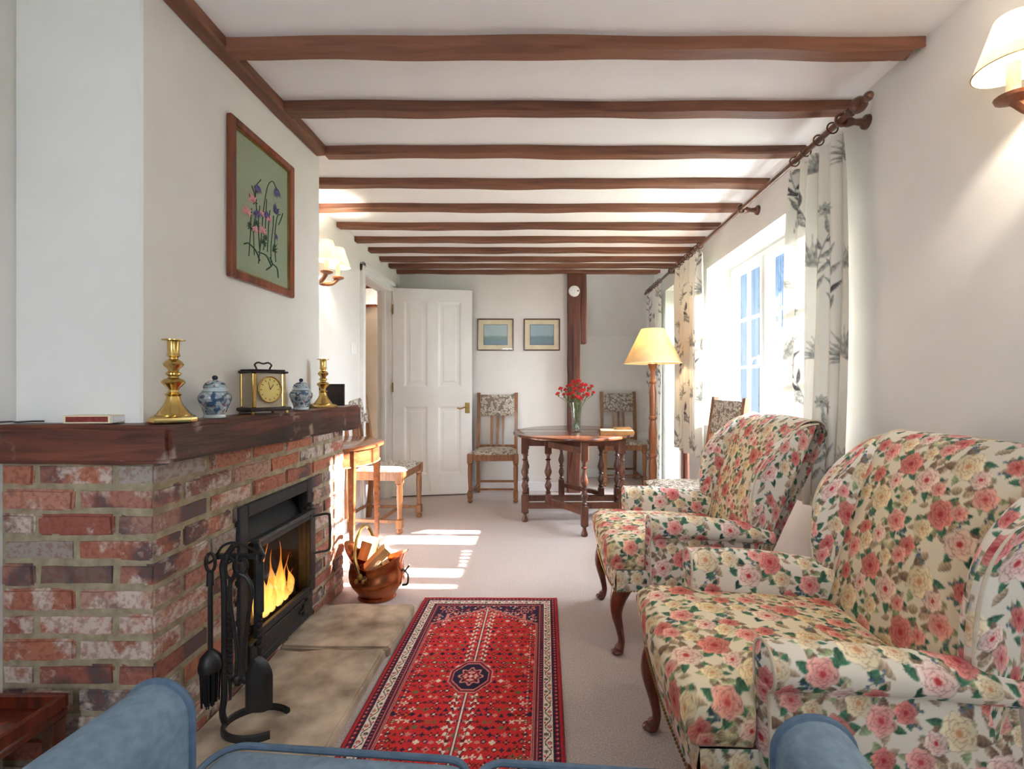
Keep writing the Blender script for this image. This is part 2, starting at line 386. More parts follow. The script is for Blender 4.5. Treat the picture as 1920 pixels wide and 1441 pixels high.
def m_flame():
    m, nt, b, o = new_mat('flame')
    nt.nodes.remove(b)
    tc = N(nt, 'ShaderNodeTexCoord'); sx = N(nt, 'ShaderNodeSeparateXYZ'); nt.links.new(tc.outputs['Generated'], sx.inputs[0])
    mp = coords(nt, (14, 14, 5), 9.0)
    n = N(nt, 'ShaderNodeTexNoise'); n.inputs['Scale'].default_value = 1.6; n.inputs['Detail'].default_value = 3; nt.links.new(mp.outputs[0], n.inputs['Vector'])
    r = ramp(nt, [(0.0, (1.0, 0.62, 0.16, 1)), (0.45, (1.0, 0.42, 0.06, 1)), (1.0, (0.75, 0.14, 0.02, 1))]); nt.links.new(sx.outputs['Z'], r.inputs[0])
    e = N(nt, 'ShaderNodeEmission'); nt.links.new(r.outputs[0], e.inputs[0])
    ms = N(nt, 'ShaderNodeMath', operation='MULTIPLY_ADD'); ms.inputs[1].default_value = 3.0; ms.inputs[2].default_value = -0.5; nt.links.new(n.outputs['Fac'], ms.inputs[0])
    nt.links.new(ms.outputs[0], e.inputs[1])
    t = N(nt, 'ShaderNodeBsdfTransparent')
    lw = N(nt, 'ShaderNodeLayerWeight'); lw.inputs[0].default_value = 0.45
    al = N(nt, 'ShaderNodeMath', operation='MULTIPLY_ADD'); al.inputs[1].default_value = 0.35; al.inputs[2].default_value = 0.38; nt.links.new(sx.outputs['Z'], al.inputs[0])
    a2 = N(nt, 'ShaderNodeMath', operation='MAXIMUM'); nt.links.new(al.outputs[0], a2.inputs[0]); nt.links.new(lw.outputs['Facing'], a2.inputs[1])
    mx = N(nt, 'ShaderNodeMixShader'); nt.links.new(a2.outputs[0], mx.inputs[0]); nt.links.new(e.outputs[0], mx.inputs[1]); nt.links.new(t.outputs[0], mx.inputs[2])
    nt.links.new(mx.outputs[0], o.inputs[0])
    return m
M['flame'] = m_flame()

# ------------------------------------------------------------------ object helpers
def tag(o, label=None, cat=None, group=None, kind=None):
    if label: o['label'] = label
    if cat: o['category'] = cat
    if group: o['group'] = group
    if kind: o['kind'] = kind
    return o

def thing(name, label, cat, loc=(0, 0, 0), rotz=0.0, group=None):
    o = bpy.data.objects.new(name, None)
    o.location = loc; o.rotation_euler = (0, 0, rotz)
    o.empty_display_size = 0.05
    COL.objects.link(o)
    return tag(o, label, cat, group)

def link_mesh(name, me, mat, parent=None):
    o = bpy.data.objects.new(name, me)
    if mat is not None and len(me.materials) == 0: me.materials.append(mat)
    COL.objects.link(o)
    if parent is not None: o.parent = parent
    return o

def copy_tree(o, parent=None):
    c = o.copy(); COL.objects.link(c); c.parent = parent
    for ch in list(o.children): copy_tree(ch, c)
    return c

class MB:
    def __init__(s): s.v = []; s.f = []
    def add(s, vs, fs):
        k = len(s.v); s.v += [tuple(p) for p in vs]; s.f += [tuple(i + k for i in q) for q in fs]; return s
    def box(s, x0, x1, y0, y1, z0, z1, bev=0.0, seg=1):
        if bev <= 0:
            vs = [(x0, y0, z0), (x1, y0, z0), (x1, y1, z0), (x0, y1, z0), (x0, y0, z1), (x1, y0, z1), (x1, y1, z1), (x0, y1, z1)]
            return s.add(vs, [(0, 3, 2, 1), (4, 5, 6, 7), (0, 1, 5, 4), (1, 2, 6, 5), (2, 3, 7, 6), (3, 0, 4, 7)])
        bm = bmesh.new(); bmesh.ops.create_cube(bm, size=1)
        for v in bm.verts:
            v.co = Vector(((x0 + x1) / 2 + v.co.x * (x1 - x0), (y0 + y1) / 2 + v.co.y * (y1 - y0), (z0 + z1) / 2 + v.co.z * (z1 - z0)))
        bmesh.ops.bevel(bm, geom=list(bm.edges), offset=bev, segments=seg, affect='EDGES', profile=0.5)
        return s.frombm(bm)
    def frombm(s, bm):
        bm.verts.index_update()
        vs = [tuple(v.co) for v in bm.verts]; fs = [tuple(v.index for v in f.verts) for f in bm.faces]; bm.free()
        return s.add(vs, fs)
    def prism(s, pts, axis, a, b):
        """polygon pts (2D) extruded along axis from a to b"""
        def P(p, t):
            return {'x': (t, p[0], p[1]), 'y': (p[0], t, p[1]), 'z': (p[0], p[1], t)}[axis]
        n = len(pts)
        vs = [P(p, a) for p in pts] + [P(p, b) for p in pts]
        fs = [tuple(range(n))[::-1], tuple(range(n, 2 * n))] + [(i, (i + 1) % n, n + (i + 1) % n, n + i) for i in range(n)]
        return s.add(vs, fs)
    def lathe(s, prof, seg=20, c=(0, 0), ang=0.0, sx=1, sy=1):
        vs = []; fs = []
        n = len(prof)
        for r, z in prof:
            for k in range(seg):
                a = ang + 2 * PI * k / seg
                vs.append((c[0] + sx * r * math.cos(a), c[1] + sy * r * math.sin(a), z))
        for i in range(n - 1):
            for k in range(seg):
                k2 = (k + 1) % seg
                fs.append((i * seg + k, i * seg + k2, (i + 1) * seg + k2, (i + 1) * seg + k))
        fs.append(tuple(range(seg))[::-1]); fs.append(tuple((n - 1) * seg + k for k in range(seg)))
        return s.add(vs, fs)
    def tube(s, pts, r, seg=8, caps=True, closed=False, flat=None):
        pts = [Vector(p) for p in pts]; n = len(pts)
        rr = r if isinstance(r, (list, tuple)) else [r] * n
        vs = []; fs = []
        T0 = (pts[1] - pts[0]).normalized()
        up = Vector((0, 0, 1)) if abs(T0.z) < 0.9 else Vector((1, 0, 0))
        nrm = (up - T0 * up.dot(T0)).normalized()
        for i in range(n):
            if closed: T = (pts[(i + 1) % n] - pts[i - 1])
            else: T = pts[min(i + 1, n - 1)] - pts[max(i - 1, 0)]
            if T.length < 1e-9: T = T0
            T.normalize()
            nrm = nrm - T * nrm.dot(T)
            if nrm.length < 1e-6: nrm = T.orthogonal()
            nrm.normalize(); bn = T.cross(nrm)
            for k in range(seg):
                a = 2 * PI * k / seg
                q = nrm * math.cos(a) + bn * math.sin(a) * (flat if flat else 1.0)
                vs.append(pts[i] + q * rr[i])
        m = n if closed else n - 1
        for i in range(m):
            j = (i + 1) % n
            for k in range(seg):
                k2 = (k + 1) % seg
                fs.append((i * seg + k, i * seg + k2, j * seg + k2, j * seg + k))
        if caps and not closed:
            fs.append(tuple(range(seg))[::-1]); fs.append(tuple((n - 1) * seg + k for k in range(seg)))
        return s.add(vs, fs)
    def ball(s, c, rx, ry=None, rz=None, u=12, v=8):
        ry = ry or rx; rz = rz or rx
        prof = [(max(1e-4, math.sin(PI * i / v)), -math.cos(PI * i / v)) for i in range(v + 1)]
        k = len(s.v); s.lathe(prof, u)
        for i in range(k, len(s.v)):
            p = s.v[i]; s.v[i] = (c[0] + p[0] * rx, c[1] + p[1] * ry, c[2] + p[2] * rz)
        return s
    def xf(s, mat):
        s.v = [tuple(mat @ Vector(p)) for p in s.v]; return s
    def wobble(s, amp, sc=3.0, seed=0):
        from mathutils import noise
        o = Vector((seed * 3.7, seed * 1.3, seed * 7.1))
        s.v = [tuple(Vector(p) + amp * Vector(noise.noise_vector(Vector(p) * sc + o))) for p in s.v]; return s
    def mesh(s, name, smooth=35):
        me = bpy.data.meshes.new(name); me.from_pydata(s.v, [], s.f); me.update()
        bm = bmesh.new(); bm.from_mesh(me); bmesh.ops.recalc_face_normals(bm, faces=bm.faces); bm.to_mesh(me); bm.free()
        if smooth:
            me.shade_smooth(); me.set_sharp_from_angle(angle=math.radians(smooth))
        return me
    def build(s, name, mat, parent=None, smooth=35):
        return link_mesh(name, s.mesh(name, smooth), M[mat] if isinstance(mat, str) else mat, parent)

def struct(name, mb, mat, label, cat='wall', smooth=35):
    o = mb.build(name, mat, None, smooth)
    return tag(o, label, cat, kind='structure')

def arc(c, r, a0, a1, n, plane='xz', off=0.0):
    out = []
    for i in range(n + 1):
        a = a0 + (a1 - a0) * i / n
        u, v = c[0] + r * math.cos(a), c[1] + r * math.sin(a)
        out.append({'xz': (u, off, v), 'yz': (off, u, v), 'xy': (u, v, off)}[plane])
    return out

def smoothpath(pts, n=8):
    """Catmull-Rom through pts"""
    P = [Vector(p) for p in pts]; P = [P[0] * 2 - P[1]] + P + [P[-1] * 2 - P[-2]]
    out = []
    for i in range(1, len(P) - 2):
        for k in range(n):
            t = k / n
            a, b, c, d = P[i - 1], P[i], P[i + 1], P[i + 2]
            out.append(0.5 * ((2 * b) + (c - a) * t + (2 * a - 5 * b + 4 * c - d) * t * t + (3 * b - a - 3 * c + d) * t ** 3))
    out.append(P[-2]); return out
# ================================================================== the room
XL, XR, YF, YB, ZC = -1.45, 1.27, 4.68, -2.1, 2.23
struct('floor', MB().box(-2.75, 1.52, YB - 0.12, 5.55, -0.12, 0.0), 'carpet', 'beige flecked carpet covering the whole room floor', 'floor')
struct('ceiling', MB().box(XL - 0.12, 1.52, YB - 0.12, 4.70, ZC, ZC + 0.1), 'ceiling', 'white painted ceiling between the brown beams', 'ceiling')
w = MB()
w.box(XL - 0.12, XL, YB, 3.72, 0, ZC); w.box(XL - 0.12, XL, 4.42, 4.80, 0, ZC); w.box(XL - 0.12, XL, 3.72, 4.42, 1.995, ZC)
struct('wall_left', w, 'plaster', 'cream painted wall with the hall doorway behind the half-moon table', 'wall')
w = MB()
w.box(XR, 1.52, YB, -1.27, 0, 2.75); w.box(XR, 1.52, -1.27, -0.83, 0, 0.78); w.box(XR, 1.52, -1.27, -0.83, 1.975, 2.75); w.box(XR, 1.52, -0.83, 1.95, 0, 2.75); w.box(XR, 1.52, 1.95, 3.53, 0, 0.78); w.box(XR, 1.52, 1.95, 3.53, 1.975, 2.75)
w.box(XR, 1.52, 3.53, 3.95, 0, 2.75); w.box(XR, 1.52, 3.95, 4.71, 2.05, 2.75); w.box(XR, 1.52, 4.71, 5.55, 0, 2.75)
struct('wall_right', w, 'plaster', 'cream painted wall with the deep white window behind the armchairs', 'wall')
struct('wall_far', MB().box(XL - 0.12, 0.30, YF, YF + 0.12, 0, ZC), 'plaster', 'cream end wall behind the open white door and two small pictures', 'wall')
w = MB()
w.box(0.20, XR, 5.40, 5.52, 0, 1.66)
w.add([(0.20, 5.40, 1.66), (XR, 5.40, 1.66), (XR, 5.05, 2.7), (0.20, 5.05, 2.7), (0.20, 5.52, 1.66), (XR, 5.52, 1.66), (XR, 5.52, 2.7), (0.20, 5.52, 2.7)],
      [(0, 1, 2, 3), (4, 7, 6, 5), (0, 3, 7, 4), (1, 5, 6, 2), (3, 2, 6, 7), (0, 4, 5, 1)])
w.box(0.20, 0.30, YF + 0.12, 5.40, 0, 2.7); w.box(0.20, XR, 4.70, 5.52, 2.7, 2.78); w.box(0.20, XR, 4.70, 4.74, ZC + 0.1, 2.7)
struct('wall_recess', w, 'plaster', 'shaded alcove wall with a sloping upper part beyond the oak post', 'wall')
w = MB()
w.box(XL - 0.12, -1.05, YB - 0.12, YB, 0, ZC); w.box(-0.59, 1.52, YB - 0.12, YB, 0, ZC)
w.box(-1.05, -0.59, YB - 0.12, YB, 0, 0.85); w.box(-1.05, -0.59, YB - 0.12, YB, 2.05, ZC)
struct('wall_back', w, 'plaster', 'cream wall with a small-paned window behind the blue sofa', 'wall')
w = MB()
w.box(-2.75, -2.63, 3.0, 5.1, 0, 2.4); w.box(-2.75, XL - 0.12, 5.0, 5.12, 0, 2.4); w.box(-2.75, XL - 0.12, 2.9, 3.02, 0, 2.4); w.box(-2.75, XL - 0.12, 2.9, 5.12, 2.4, 2.5)
struct('wall_hall', w, 'hallpaint', 'tan hallway wall seen through the doorway', 'wall')
struct('ground', MB().box(1.54, 40, -30, 40, -0.35, -0.2), 'lawn', 'sunny lawn outside the window', 'lawn')

# hall timber and picture
b = MB().box(-2.63, -1.57, 4.90, 4.98, 2.16, 2.30, 0.01); struct('beam', b, 'post', 'dark timber across the top of the hallway wall', 'beam')
hp = thing('wall_picture', 'small brown-framed drawing hanging in the hallway beyond the doorway', 'picture', (-1.93, 4.985, 1.93))
MB().box(-0.17, 0.17, -0.02, 0.012, 0.0, 0.22).box(-0.15, 0.15, -0.024, -0.019, 0.02, 0.20).build('frame', 'framewood', hp)
MB().box(-0.145, 0.145, -0.03, -0.025, 0.025, 0.195).build('drawing', 'paper', hp)

# skirting boards
def skirt(name, x0, x1, y0, y1, lab):
    mb = MB().box(x0, x1, y0, y1, 0, 0.10, 0.004)
    struct(name, mb, 'white', lab, 'skirting')
skirt('baseboard_far', -1.45, 0.25, YF - 0.018, YF, 'white skirting along the end wall behind the oak chair')
skirt('baseboard_recess', 0.31, XR, 5.382, 5.40, 'white skirting along the alcove wall')
skirt('baseboard_right', XR - 0.018, XR, YB, 3.94, 'white skirting behind the two floral armchairs')
skirt('baseboard_left', XL, XL + 0.018, 2.42, 3.64, 'white skirting behind the half-moon table')

# ceiling beams
tops = [1.509, 1.853, 2.20, 2.545, 2.90, 3.235, 3.54, 3.82, 4.09, 4.325, 4.56]
ords = ['first', 'second', 'third', 'fourth', 'fifth', 'sixth', 'seventh', 'eighth', 'ninth', 'tenth', 'eleventh']
def beam_mesh(x0, x1, y0, wd, dp, seed):
    n = 26; mb = MB()
    R = random.Random(seed)
    ph = [R.uniform(0, 6) for _ in range(6)]
    rings = []
    for i in range(n + 1):
        t = i / n; x = x0 + (x1 - x0) * t
        wy = 0.004 * math.sin(3.1 * x + ph[0]) + 0.003 * math.sin(9 * x + ph[1]); wz = 0.003 * math.sin(4.3 * x + ph[2]) + 0.002 * math.sin(13 * x + ph[3])
        d = dp + wz; c = 0.007
        cut = 0.035 * max(0, (t - 0.975) / 0.025)
        a, bb = y0 + wy, y0 + wd + 0.5 * wy
        rings.append([(x, a, ZC + 0.01), (x, a, ZC - d + c), (x - cut, a + c, ZC - d), (x - cut, bb - c, ZC - d), (x - cut * 0.4, bb, ZC - d + c), (x, bb, ZC + 0.01)])
    vs = [p for r in rings for p in r]; fs = []
    for i in range(n):
        for k in range(6):
            k2 = (k + 1) % 6; fs.append((i * 6 + k, i * 6 + k2, (i + 1) * 6 + k2, (i + 1) * 6 + k))
    fs += [tuple(range(6)), tuple(n * 6 + k for k in range(6))[::-1]]
    return mb.add(vs, fs)
for i, y in enumerate(tops):
    x0 = -1.05 if i < 3 else XL + 0.005
    x1 = XR - 0.005
    if i == 10: x1 = XR - 0.09
    mb = beam_mesh(x0, x1, y, 0.066 if i != 10 else 0.05, 0.037 if i else 0.04, i)
    o = struct('ceiling_beam', mb, 'beam', ords[i] + ' brown oak ceiling beam counted from the viewer towards the end wall', 'beam')
    o['group'] = 'oak ceiling beams'
mb = beam_mesh(-0.30, 2.262, 0, 0.062, 0.037, 40)
mb.xf(Matrix.Translation((-1.04, 0, 0)) @ Matrix.Rotation(PI / 2, 4, 'Z'))
struct('ceiling_beam', mb, 'plate', 'brown oak wall plate running along the top of the chimney breast', 'beam')

# oak post and its short hanging stub
def timber(x0, x1, y0, y1, z0, z1, seed, amp=0.006):
    bm = bmesh.new(); bmesh.ops.create_cube(bm, size=1)
    for v in bm.verts: v.co = Vector(((x0 + x1) / 2 + v.co.x * (x1 - x0), (y0 + y1) / 2 + v.co.y * (y1 - y0), (z0 + z1) / 2 + v.co.z * (z1 - z0)))
    L = max(x1 - x0, y1 - y0, z1 - z0)
    long_edges = [e for e in bm.edges if e.calc_length() > L * 0.98]
    bmesh.ops.subdivide_edges(bm, edges=long_edges, cuts=18, use_grid_fill=True)
    bmesh.ops.bevel(bm, geom=[e for e in bm.edges if e.is_manifold and e.calc_face_angle(0) > 1.0], offset=0.008, segments=1, affect='EDGES')
    mb = MB().frombm(bm); mb.wobble(amp, 4.0, seed); return mb
struct('post', timber(0.258, 0.388, 4.60, 4.74, 0.0, ZC - 0.005, 3), 'post', 'old dark oak post standing on the floor behind the gateleg table', 'post')
struct('post_stub', timber(0.388, 0.452, 4.64, 4.72, 1.50, ZC - 0.005, 5, 0.004), 'post', 'short oak timber stub hanging beside the top of the post', 'post')
cr = MB()
cr.prism([(0.300, 0.25), (0.306, 0.5), (0.302, 0.8), (0.309, 1.1), (0.304, 1.45), (0.310, 1.75), (0.313, 1.45), (0.318, 1.1), (0.311, 0.8), (0.316, 0.5)], 'y', 4.592, 4.598)
po = [o for o in COL.objects if o.name == 'post'][0]
cr.build('crack', 'black', po)

# doorway casing and door
w = MB()
X = XL
for (y0, y1, z0, z1) in ((3.655, 3.725, 0, 2.055), (4.415, 4.485, 0, 2.055), (3.655, 4.485, 1.99, 2.06)):
    w.box(X - 0.01, X + 0.022, y0, y1, z0, z1, 0.006); 
    w.box(X + 0.018, X + 0.034, y0 if y0 < 4 else y0 + 0.03, (y0 + 0.035) if y1 < 4 else y1, z0 if z1 - z0 > 1 else z0 + 0.04, z1 + 0.008, 0.004)
w.box(X - 0.13, X + 0.0, 3.72, 3.735, 0, 1.995); w.box(X - 0.13, X + 0.0, 4.405, 4.42, 0, 1.995); w.box(X - 0.13, X, 3.72, 4.42, 1.98, 1.995)
w.box(X - 0.085, X - 0.05, 4.39, 4.406, 0, 1.98)
struct('trim_1', w, 'white', 'white moulded casing around the hall doorway', 'door frame')

door = thing('door_1', 'white four-panel door standing open against the end wall', 'door', (-1.438, 4.445, 0.015), math.radians(9.5))
door['kind'] = 'structure'
dw, dh = 0.752, 2.0
lf = MB()
for (x0, x1, z0, z1) in ((0, 0.105, 0, dh), (dw - 0.105, dw, 0, dh), (0.325, 0.425, 0, dh), (0.105, 0.325, 0, 0.20), (0.425, dw - 0.105, 0, 0.20),
                         (0.105, 0.325, 0.86, 1.05), (0.425, dw - 0.105, 0.86, 1.05), (0.105, 0.325, 1.88, dh), (0.425, dw - 0.105, 1.88, dh)):
    lf.box(x0, x1, -0.04, 0, z0, z1)
lf.build('leaf', 'white', door, 0)
for (x0, x1) in ((0.105, 0.325), (0.425, dw - 0.105)):
    for (z0, z1) in ((0.20, 0.86), (1.05, 1.88)):
        p = MB(); c = 0.022
        p.add([(x0, -0.040, z0), (x1, -0.040, z0), (x1, -0.040, z1), (x0, -0.040, z1), (x0 + c, -0.031, z0 + c), (x1 - c, -0.031, z0 + c), (x1 - c, -0.031, z1 - c), (x0 + c, -0.031, z1 - c)],
              [(0, 1, 5, 4), (1, 2, 6, 5), (2, 3, 7, 6), (3, 0, 4, 7), (4, 5, 6, 7)])
        d = 0.045; continue_ = 0
        p.add([(x0 + d, -0.0315, z0 + d), (x1 - d, -0.0315, z0 + d), (x1 - d, -0.0315, z1 - d), (x0 + d, -0.0315, z1 - d), (x0 + d + .012, -0.034, z0 + d + .012), (x1 - d - .012, -0.034, z0 + d + .012), (x1 - d - .012, -0.034, z1 - d - .012), (x0 + d + .012, -0.034, z1 - d - .012)],
              [(0, 1, 5, 4), (1, 2, 6, 5), (2, 3, 7, 6), (3, 0, 4, 7), (4, 5, 6, 7)])
        p.build('panel', 'white', door, 0)
hd = MB().box(dw - 0.068, dw - 0.022, -0.046, -0.039, 0.79, 0.895, 0.004).build('handle_plate', 'oldbrass', door)
hd['label'] = 'aged brass handle plate'
lv = MB().tube([(dw - 0.045, -0.04, 0.845), (dw - 0.045, -0.075, 0.845)], 0.008).tube(smoothpath([(dw - 0.045, -0.075, 0.845), (dw - 0.075, -0.082, 0.85), (dw - 0.11, -0.08, 0.838), (dw - 0.145, -0.08, 0.846)], 5), [0.007] * 15 + [0.005]).build('lever', 'oldbrass', hd)
for z in (0.25, 1.0, 1.75): MB().box(-0.006, 0.006, -0.05, -0.03, z, z + 0.09).build('hinge', 'oldbrass', door)

# light switch and wall socket
sw = thing('light_switch', 'white light switch on the wall beside the hall doorway', 'switch', (XL, 3.53, 1.36))
MB().box(0, 0.009, -0.043, 0.043, -0.043, 0.043, 0.003).build('plate', 'white', sw); MB().box(0.009, 0.014, -0.012, 0.012, -0.016, 0.016, 0.002).build('rocker', 'upvc', sw)
so = thing('wall_socket', 'white power socket on the alcove wall beside the chair', 'socket', (1.20, 5.392, 0.50))
MB().box(-0.075, 0.075, -0.012, 0.008, -0.043, 0.043, 0.003).build('plate', 'white', so)
for sx in (-0.045, 0.045): MB().box(sx - 0.012, sx + 0.012, -0.017, -0.011, 0.012, 0.028, 0.002).build('rocker', 'upvc', so)

# ------------------------------------------------------------------ windows
def bars(y0, y1, z0, z1, t, X0, X1, mb, bev=0.004):
    mb.box(X0, X1, y0, y0 + t, z0, z1, bev); mb.box(X0, X1, y1 - t, y1, z0, z1, bev)
    mb.box(X0, X1, y0 + t, y1 - t, z0, z0 + t, bev); mb.box(X0, X1, y0 + t, y1 - t, z1 - t, z1, bev)
win = thing('window_1', 'white casement window with small panes in the deep reveal behind the armchairs', 'window', (0, 0, 0)); win['kind'] = 'structure'
wy0, wy1, wz0, wz1 = 1.95, 3.53, 0.80, 1.965
f = MB(); bars(wy0, wy1, wz0, wz1, 0.036, 1.452, 1.515, f)
cells = [(3.006, 3.496), (2.491, 2.974), (1.984, 2.459)]
for ym in (2.99, 2.475): f.box(1.452, 1.515, ym - 0.016, ym + 0.016, wz0 + 0.036, wz1 - 0.036, 0.004)
f.build('frame', 'upvc', win)
for ci, (a, b_) in enumerate(cells):
    s_ = MB(); bars(a, b_, wz0 + 0.036, wz1 - 0.036, 0.032, 1.440, 1.495, s_, 0.005)
    sash = s_.build('casement', 'upvc', win)
    ia, ib, iz0, iz1 = a + 0.032, b_ - 0.032, wz0 + 0.068, wz1 - 0.068
    ym = (ia + ib) / 2
    MB().box(1.460, 1.478, ym - 0.011, ym + 0.011, iz0, iz1).build('glazing_bar', 'upvc', sash)
    for r in range(1, 3):
        z = iz0 + (iz1 - iz0) * r / 3
        MB().box(1.461, 1.477, ia, ib, z - 0.011, z + 0.011).build('glazing_bar', 'upvc', sash)
    for c in range(2):
        for r in range(3):
            y_a = ia + (ib - ia) * c / 2 + 0.011; y_b = ia + (ib - ia) * (c + 1) / 2 - 0.011
            z_a = iz0 + (iz1 - iz0) * r / 3 + 0.011; z_b = iz0 + (iz1 - iz0) * (r + 1) / 3 - 0.011
            MB().add([(1.469, y_a, z_a), (1.469, y_b, z_a), (1.469, y_b, z_b), (1.469, y_a, z_b)], [(0, 1, 2, 3)]).build('pane', 'glass', sash, 0)
    if ci == 0:
        MB().box(1.425, 1.441, a + 0.012, a + 0.036, 1.22, 1.28, 0.004).tube(smoothpath([(1.428, a + 0.024, 1.26), (1.41, a + 0.03, 1.262), (1.405, a + 0.06, 1.25), (1.405, a + 0.10, 1.20)], 5), 0.007).build('handle', 'upvc', sash)
struct('sill', MB().box(1.235, 1.452, 1.93, 3.55, 0.775, 0.80, 0.008), 'white', 'white sill board below the casement window', 'sill')

d2 = thing('door_2', 'brown wooden glazed garden door beyond the window curtain', 'door', (0, 0, 0)); d2['kind'] = 'structure'
f = MB(); bars(3.95, 4.71, 0.0, 2.05, 0.055, 1.43, 1.51, f); f.build('frame', 'doorwood', d2)
f = MB(); bars(4.005, 4.655, 0.055, 1.995, 0.08, 1.45, 1.495, f); f.box(1.45, 1.495, 4.085, 4.575, 0.75, 0.85); lf2 = f.build('leaf', 'doorwood', d2)
for (z0, z1) in ((0.135, 0.75), (0.85, 1.915)):
    MB().add([(1.47, 4.085, z0), (1.47, 4.575, z0), (1.47, 4.575, z1), (1.47, 4.085, z1)], [(0, 1, 2, 3)]).build('pane', 'glass', lf2, 0)
MB().box(1.435, 1.452, 4.02, 4.05, 0.98, 1.10, 0.003).tube([(1.44, 4.035, 1.05), (1.41, 4.035, 1.05), (1.41, 4.12, 1.05)], 0.008).build('handle', 'oldbrass', lf2)

w3 = thing('window_2', 'white small-paned window in the wall behind the blue sofa', 'window', (0, 0, 0)); w3['kind'] = 'structure'
f = MB(); R90 = Matrix.Rotation(-PI / 2, 4, 'Z')
def bars_y(x0, x1, z0, z1, t, y0, y1, mb):
    mb.box(x0, x0 + t, y0, y1, z0, z1); mb.box(x1 - t, x1, y0, y1, z0, z1); mb.box(x0 + t, x1 - t, y0, y1, z0, z0 + t); mb.box(x0 + t, x1 - t, y0, y1, z1 - t, z1)
bars_y(-1.05, -0.59, 0.85, 2.05, 0.05, -2.19, -2.13, f)
pass
f.build('frame', 'upvc', w3)
for (a, b_) in ((-1.0, -0.64),):
    mb = MB(); m_ = (a + b_) / 2; mb.box(m_ - 0.012, m_ + 0.012, -2.17, -2.15, 0.90, 2.0)
    for z in (1.27, 1.63): mb.box(a, b_, -2.169, -2.151, z - 0.012, z + 0.012)
    mb.build('glazing_bar', 'upvc', w3)
    MB().add([(a, -2.16, 0.90), (b_, -2.16, 0.90), (b_, -2.16, 2.0), (a, -2.16, 2.0)], [(0, 1, 2, 3)]).build('pane', 'glass', w3, 0)

w4 = thing('window_added', 'white casement window added behind the viewer to light the room', 'window', (0, 0, 0)); w4['kind'] = 'structure'  # unseen window added for more daylight on the chimney front
f = MB(); bars(-1.27, -0.83, 0.80, 1.965, 0.04, 1.452, 1.515, f); f.build('frame', 'upvc', w4)
for (a, b_) in ((-1.23, -0.87),):
    MB().add([(1.47, a, 0.84), (1.47, b_, 0.84), (1.47, b_, 1.925), (1.47, a, 1.925)], [(0, 1, 2, 3)]).build('pane', 'glass', w4, 0)

# ------------------------------------------------------------------ chimney breast with bricks
struct('wall_chimney', MB().box(XL, -1.10, 1.26, 2.27, 0.93, ZC, 0.006), 'plaster', 'cream plastered chimney breast above the mantel beam', 'wall')
BX, BY0, BY1, ZT, CH = -1.04, 1.228, 2.41, 0.872, 0.0672
OY0, OY1, OZ0, OZ1 = 1.585, 2.035, 0.085, 0.64      # stove opening
core = MB(); cx, cy0, cy1 = BX - 0.0055, BY0 + 0.0055, BY1 - 0.0055
core.box(XL, cx, cy0, OY0, 0, ZT); core.box(XL, cx, OY1, cy1, 0, ZT); core.box(XL, cx, OY0, OY1, 0, OZ0); core.box(XL, cx, OY0, OY1, OZ1, ZT)
core.box(XL, XL + 0.03, OY0, OY1, OZ0, OZ1)
fp = struct('wall_fireplace', core, 'mortar', 'old red brick fireplace with lime mortar joints below the mantel beam', 'fireplace')
_bc = {}
def brick_mesh(L, var):
    key = (round(L * 100), var)
    if key in _bc: return _bc[key]
    bm = bmesh.new(); bmesh.ops.create_cube(bm, size=1)
    Wd, H = 0.097, CH - 0.0095
    for v in bm.verts: v.co = Vector((v.co.x * L, v.co.y * Wd, v.co.z * H))
    if L > 0.08:
        bmesh.ops.subdivide_edges(bm, edges=[e for e in bm.edges if abs(e.verts[0].co.x - e.verts[1].co.x) > L * 0.9], cuts=4, use_grid_fill=True)
    bmesh.ops.bevel(bm, geom=[e for e in bm.edges if e.calc_face_angle(0) > 1.0], offset=0.006, segments=2, affect='EDGES')
    mb = MB().frombm(bm); mb.wobble(0.0045, 13.0, var + L * 10)
    me = mb.mesh('brick', 60); me.materials.append(M['brick']); _bc[key] = me
    return me
bk = random.Random(21)
def put_brick(c, L, along):
    o = bpy.data.objects.new('brick', brick_mesh(L, bk.randrange(5)))
    COL.objects.link(o); o.parent = fp
    o.location = (c[0] + bk.uniform(-.0025, .0025) * (along == 'y'), c[1] + bk.uniform(-.0025, .0025) * (along == 'x'), c[2])
    o.rotation_euler = (0, bk.uniform(-.006, .006), (PI / 2 if along == 'y' else 0) + PI * bk.randrange(2))
BL, BJ, BW = 0.203, 0.0105, 0.097
for k in range(13):
    zc = ZT - CH * k - CH / 2 + 0.002
    even = (k % 2 == 0)
    # front face
    y = BY0
    first = BL if even else None
    if even:
        put_brick((BX - BW / 2, y + BL / 2, zc), BL, 'y'); y += BL + BJ
        xs = BX - BW - BJ
    else:
        put_brick((BX - BL / 2, BY0 + BW / 2, zc), BL, 'x'); y += BW + BJ
        xs = BX - BL - BJ
    while y < BY1 - 0.03:
        a, b_ = y, min(y + BL, BY1)
        if BY1 - b_ < 0.05: b_ = BY1
        segs = [(a, b_)]
        if OZ0 - 0.01 < zc < OZ1 + 0.01:
            segs = []
            if a < OY0 - 0.03: segs.append((a, min(b_, OY0 - 0.004)))
            if b_ > OY1 + 0.03: segs.append((max(a, OY1 + 0.004), b_))
        for (p, q) in segs: put_brick((BX - BW / 2, (p + q) / 2, zc), q - p, 'y')
        y = b_ + BJ
    # near face
    x = xs
    while x > XL + 0.03:
        a = max(x - BL, XL + 0.002)
        put_brick(((x + a) / 2, BY0 + BW / 2, zc), x - a, 'x')
        x = a - BJ

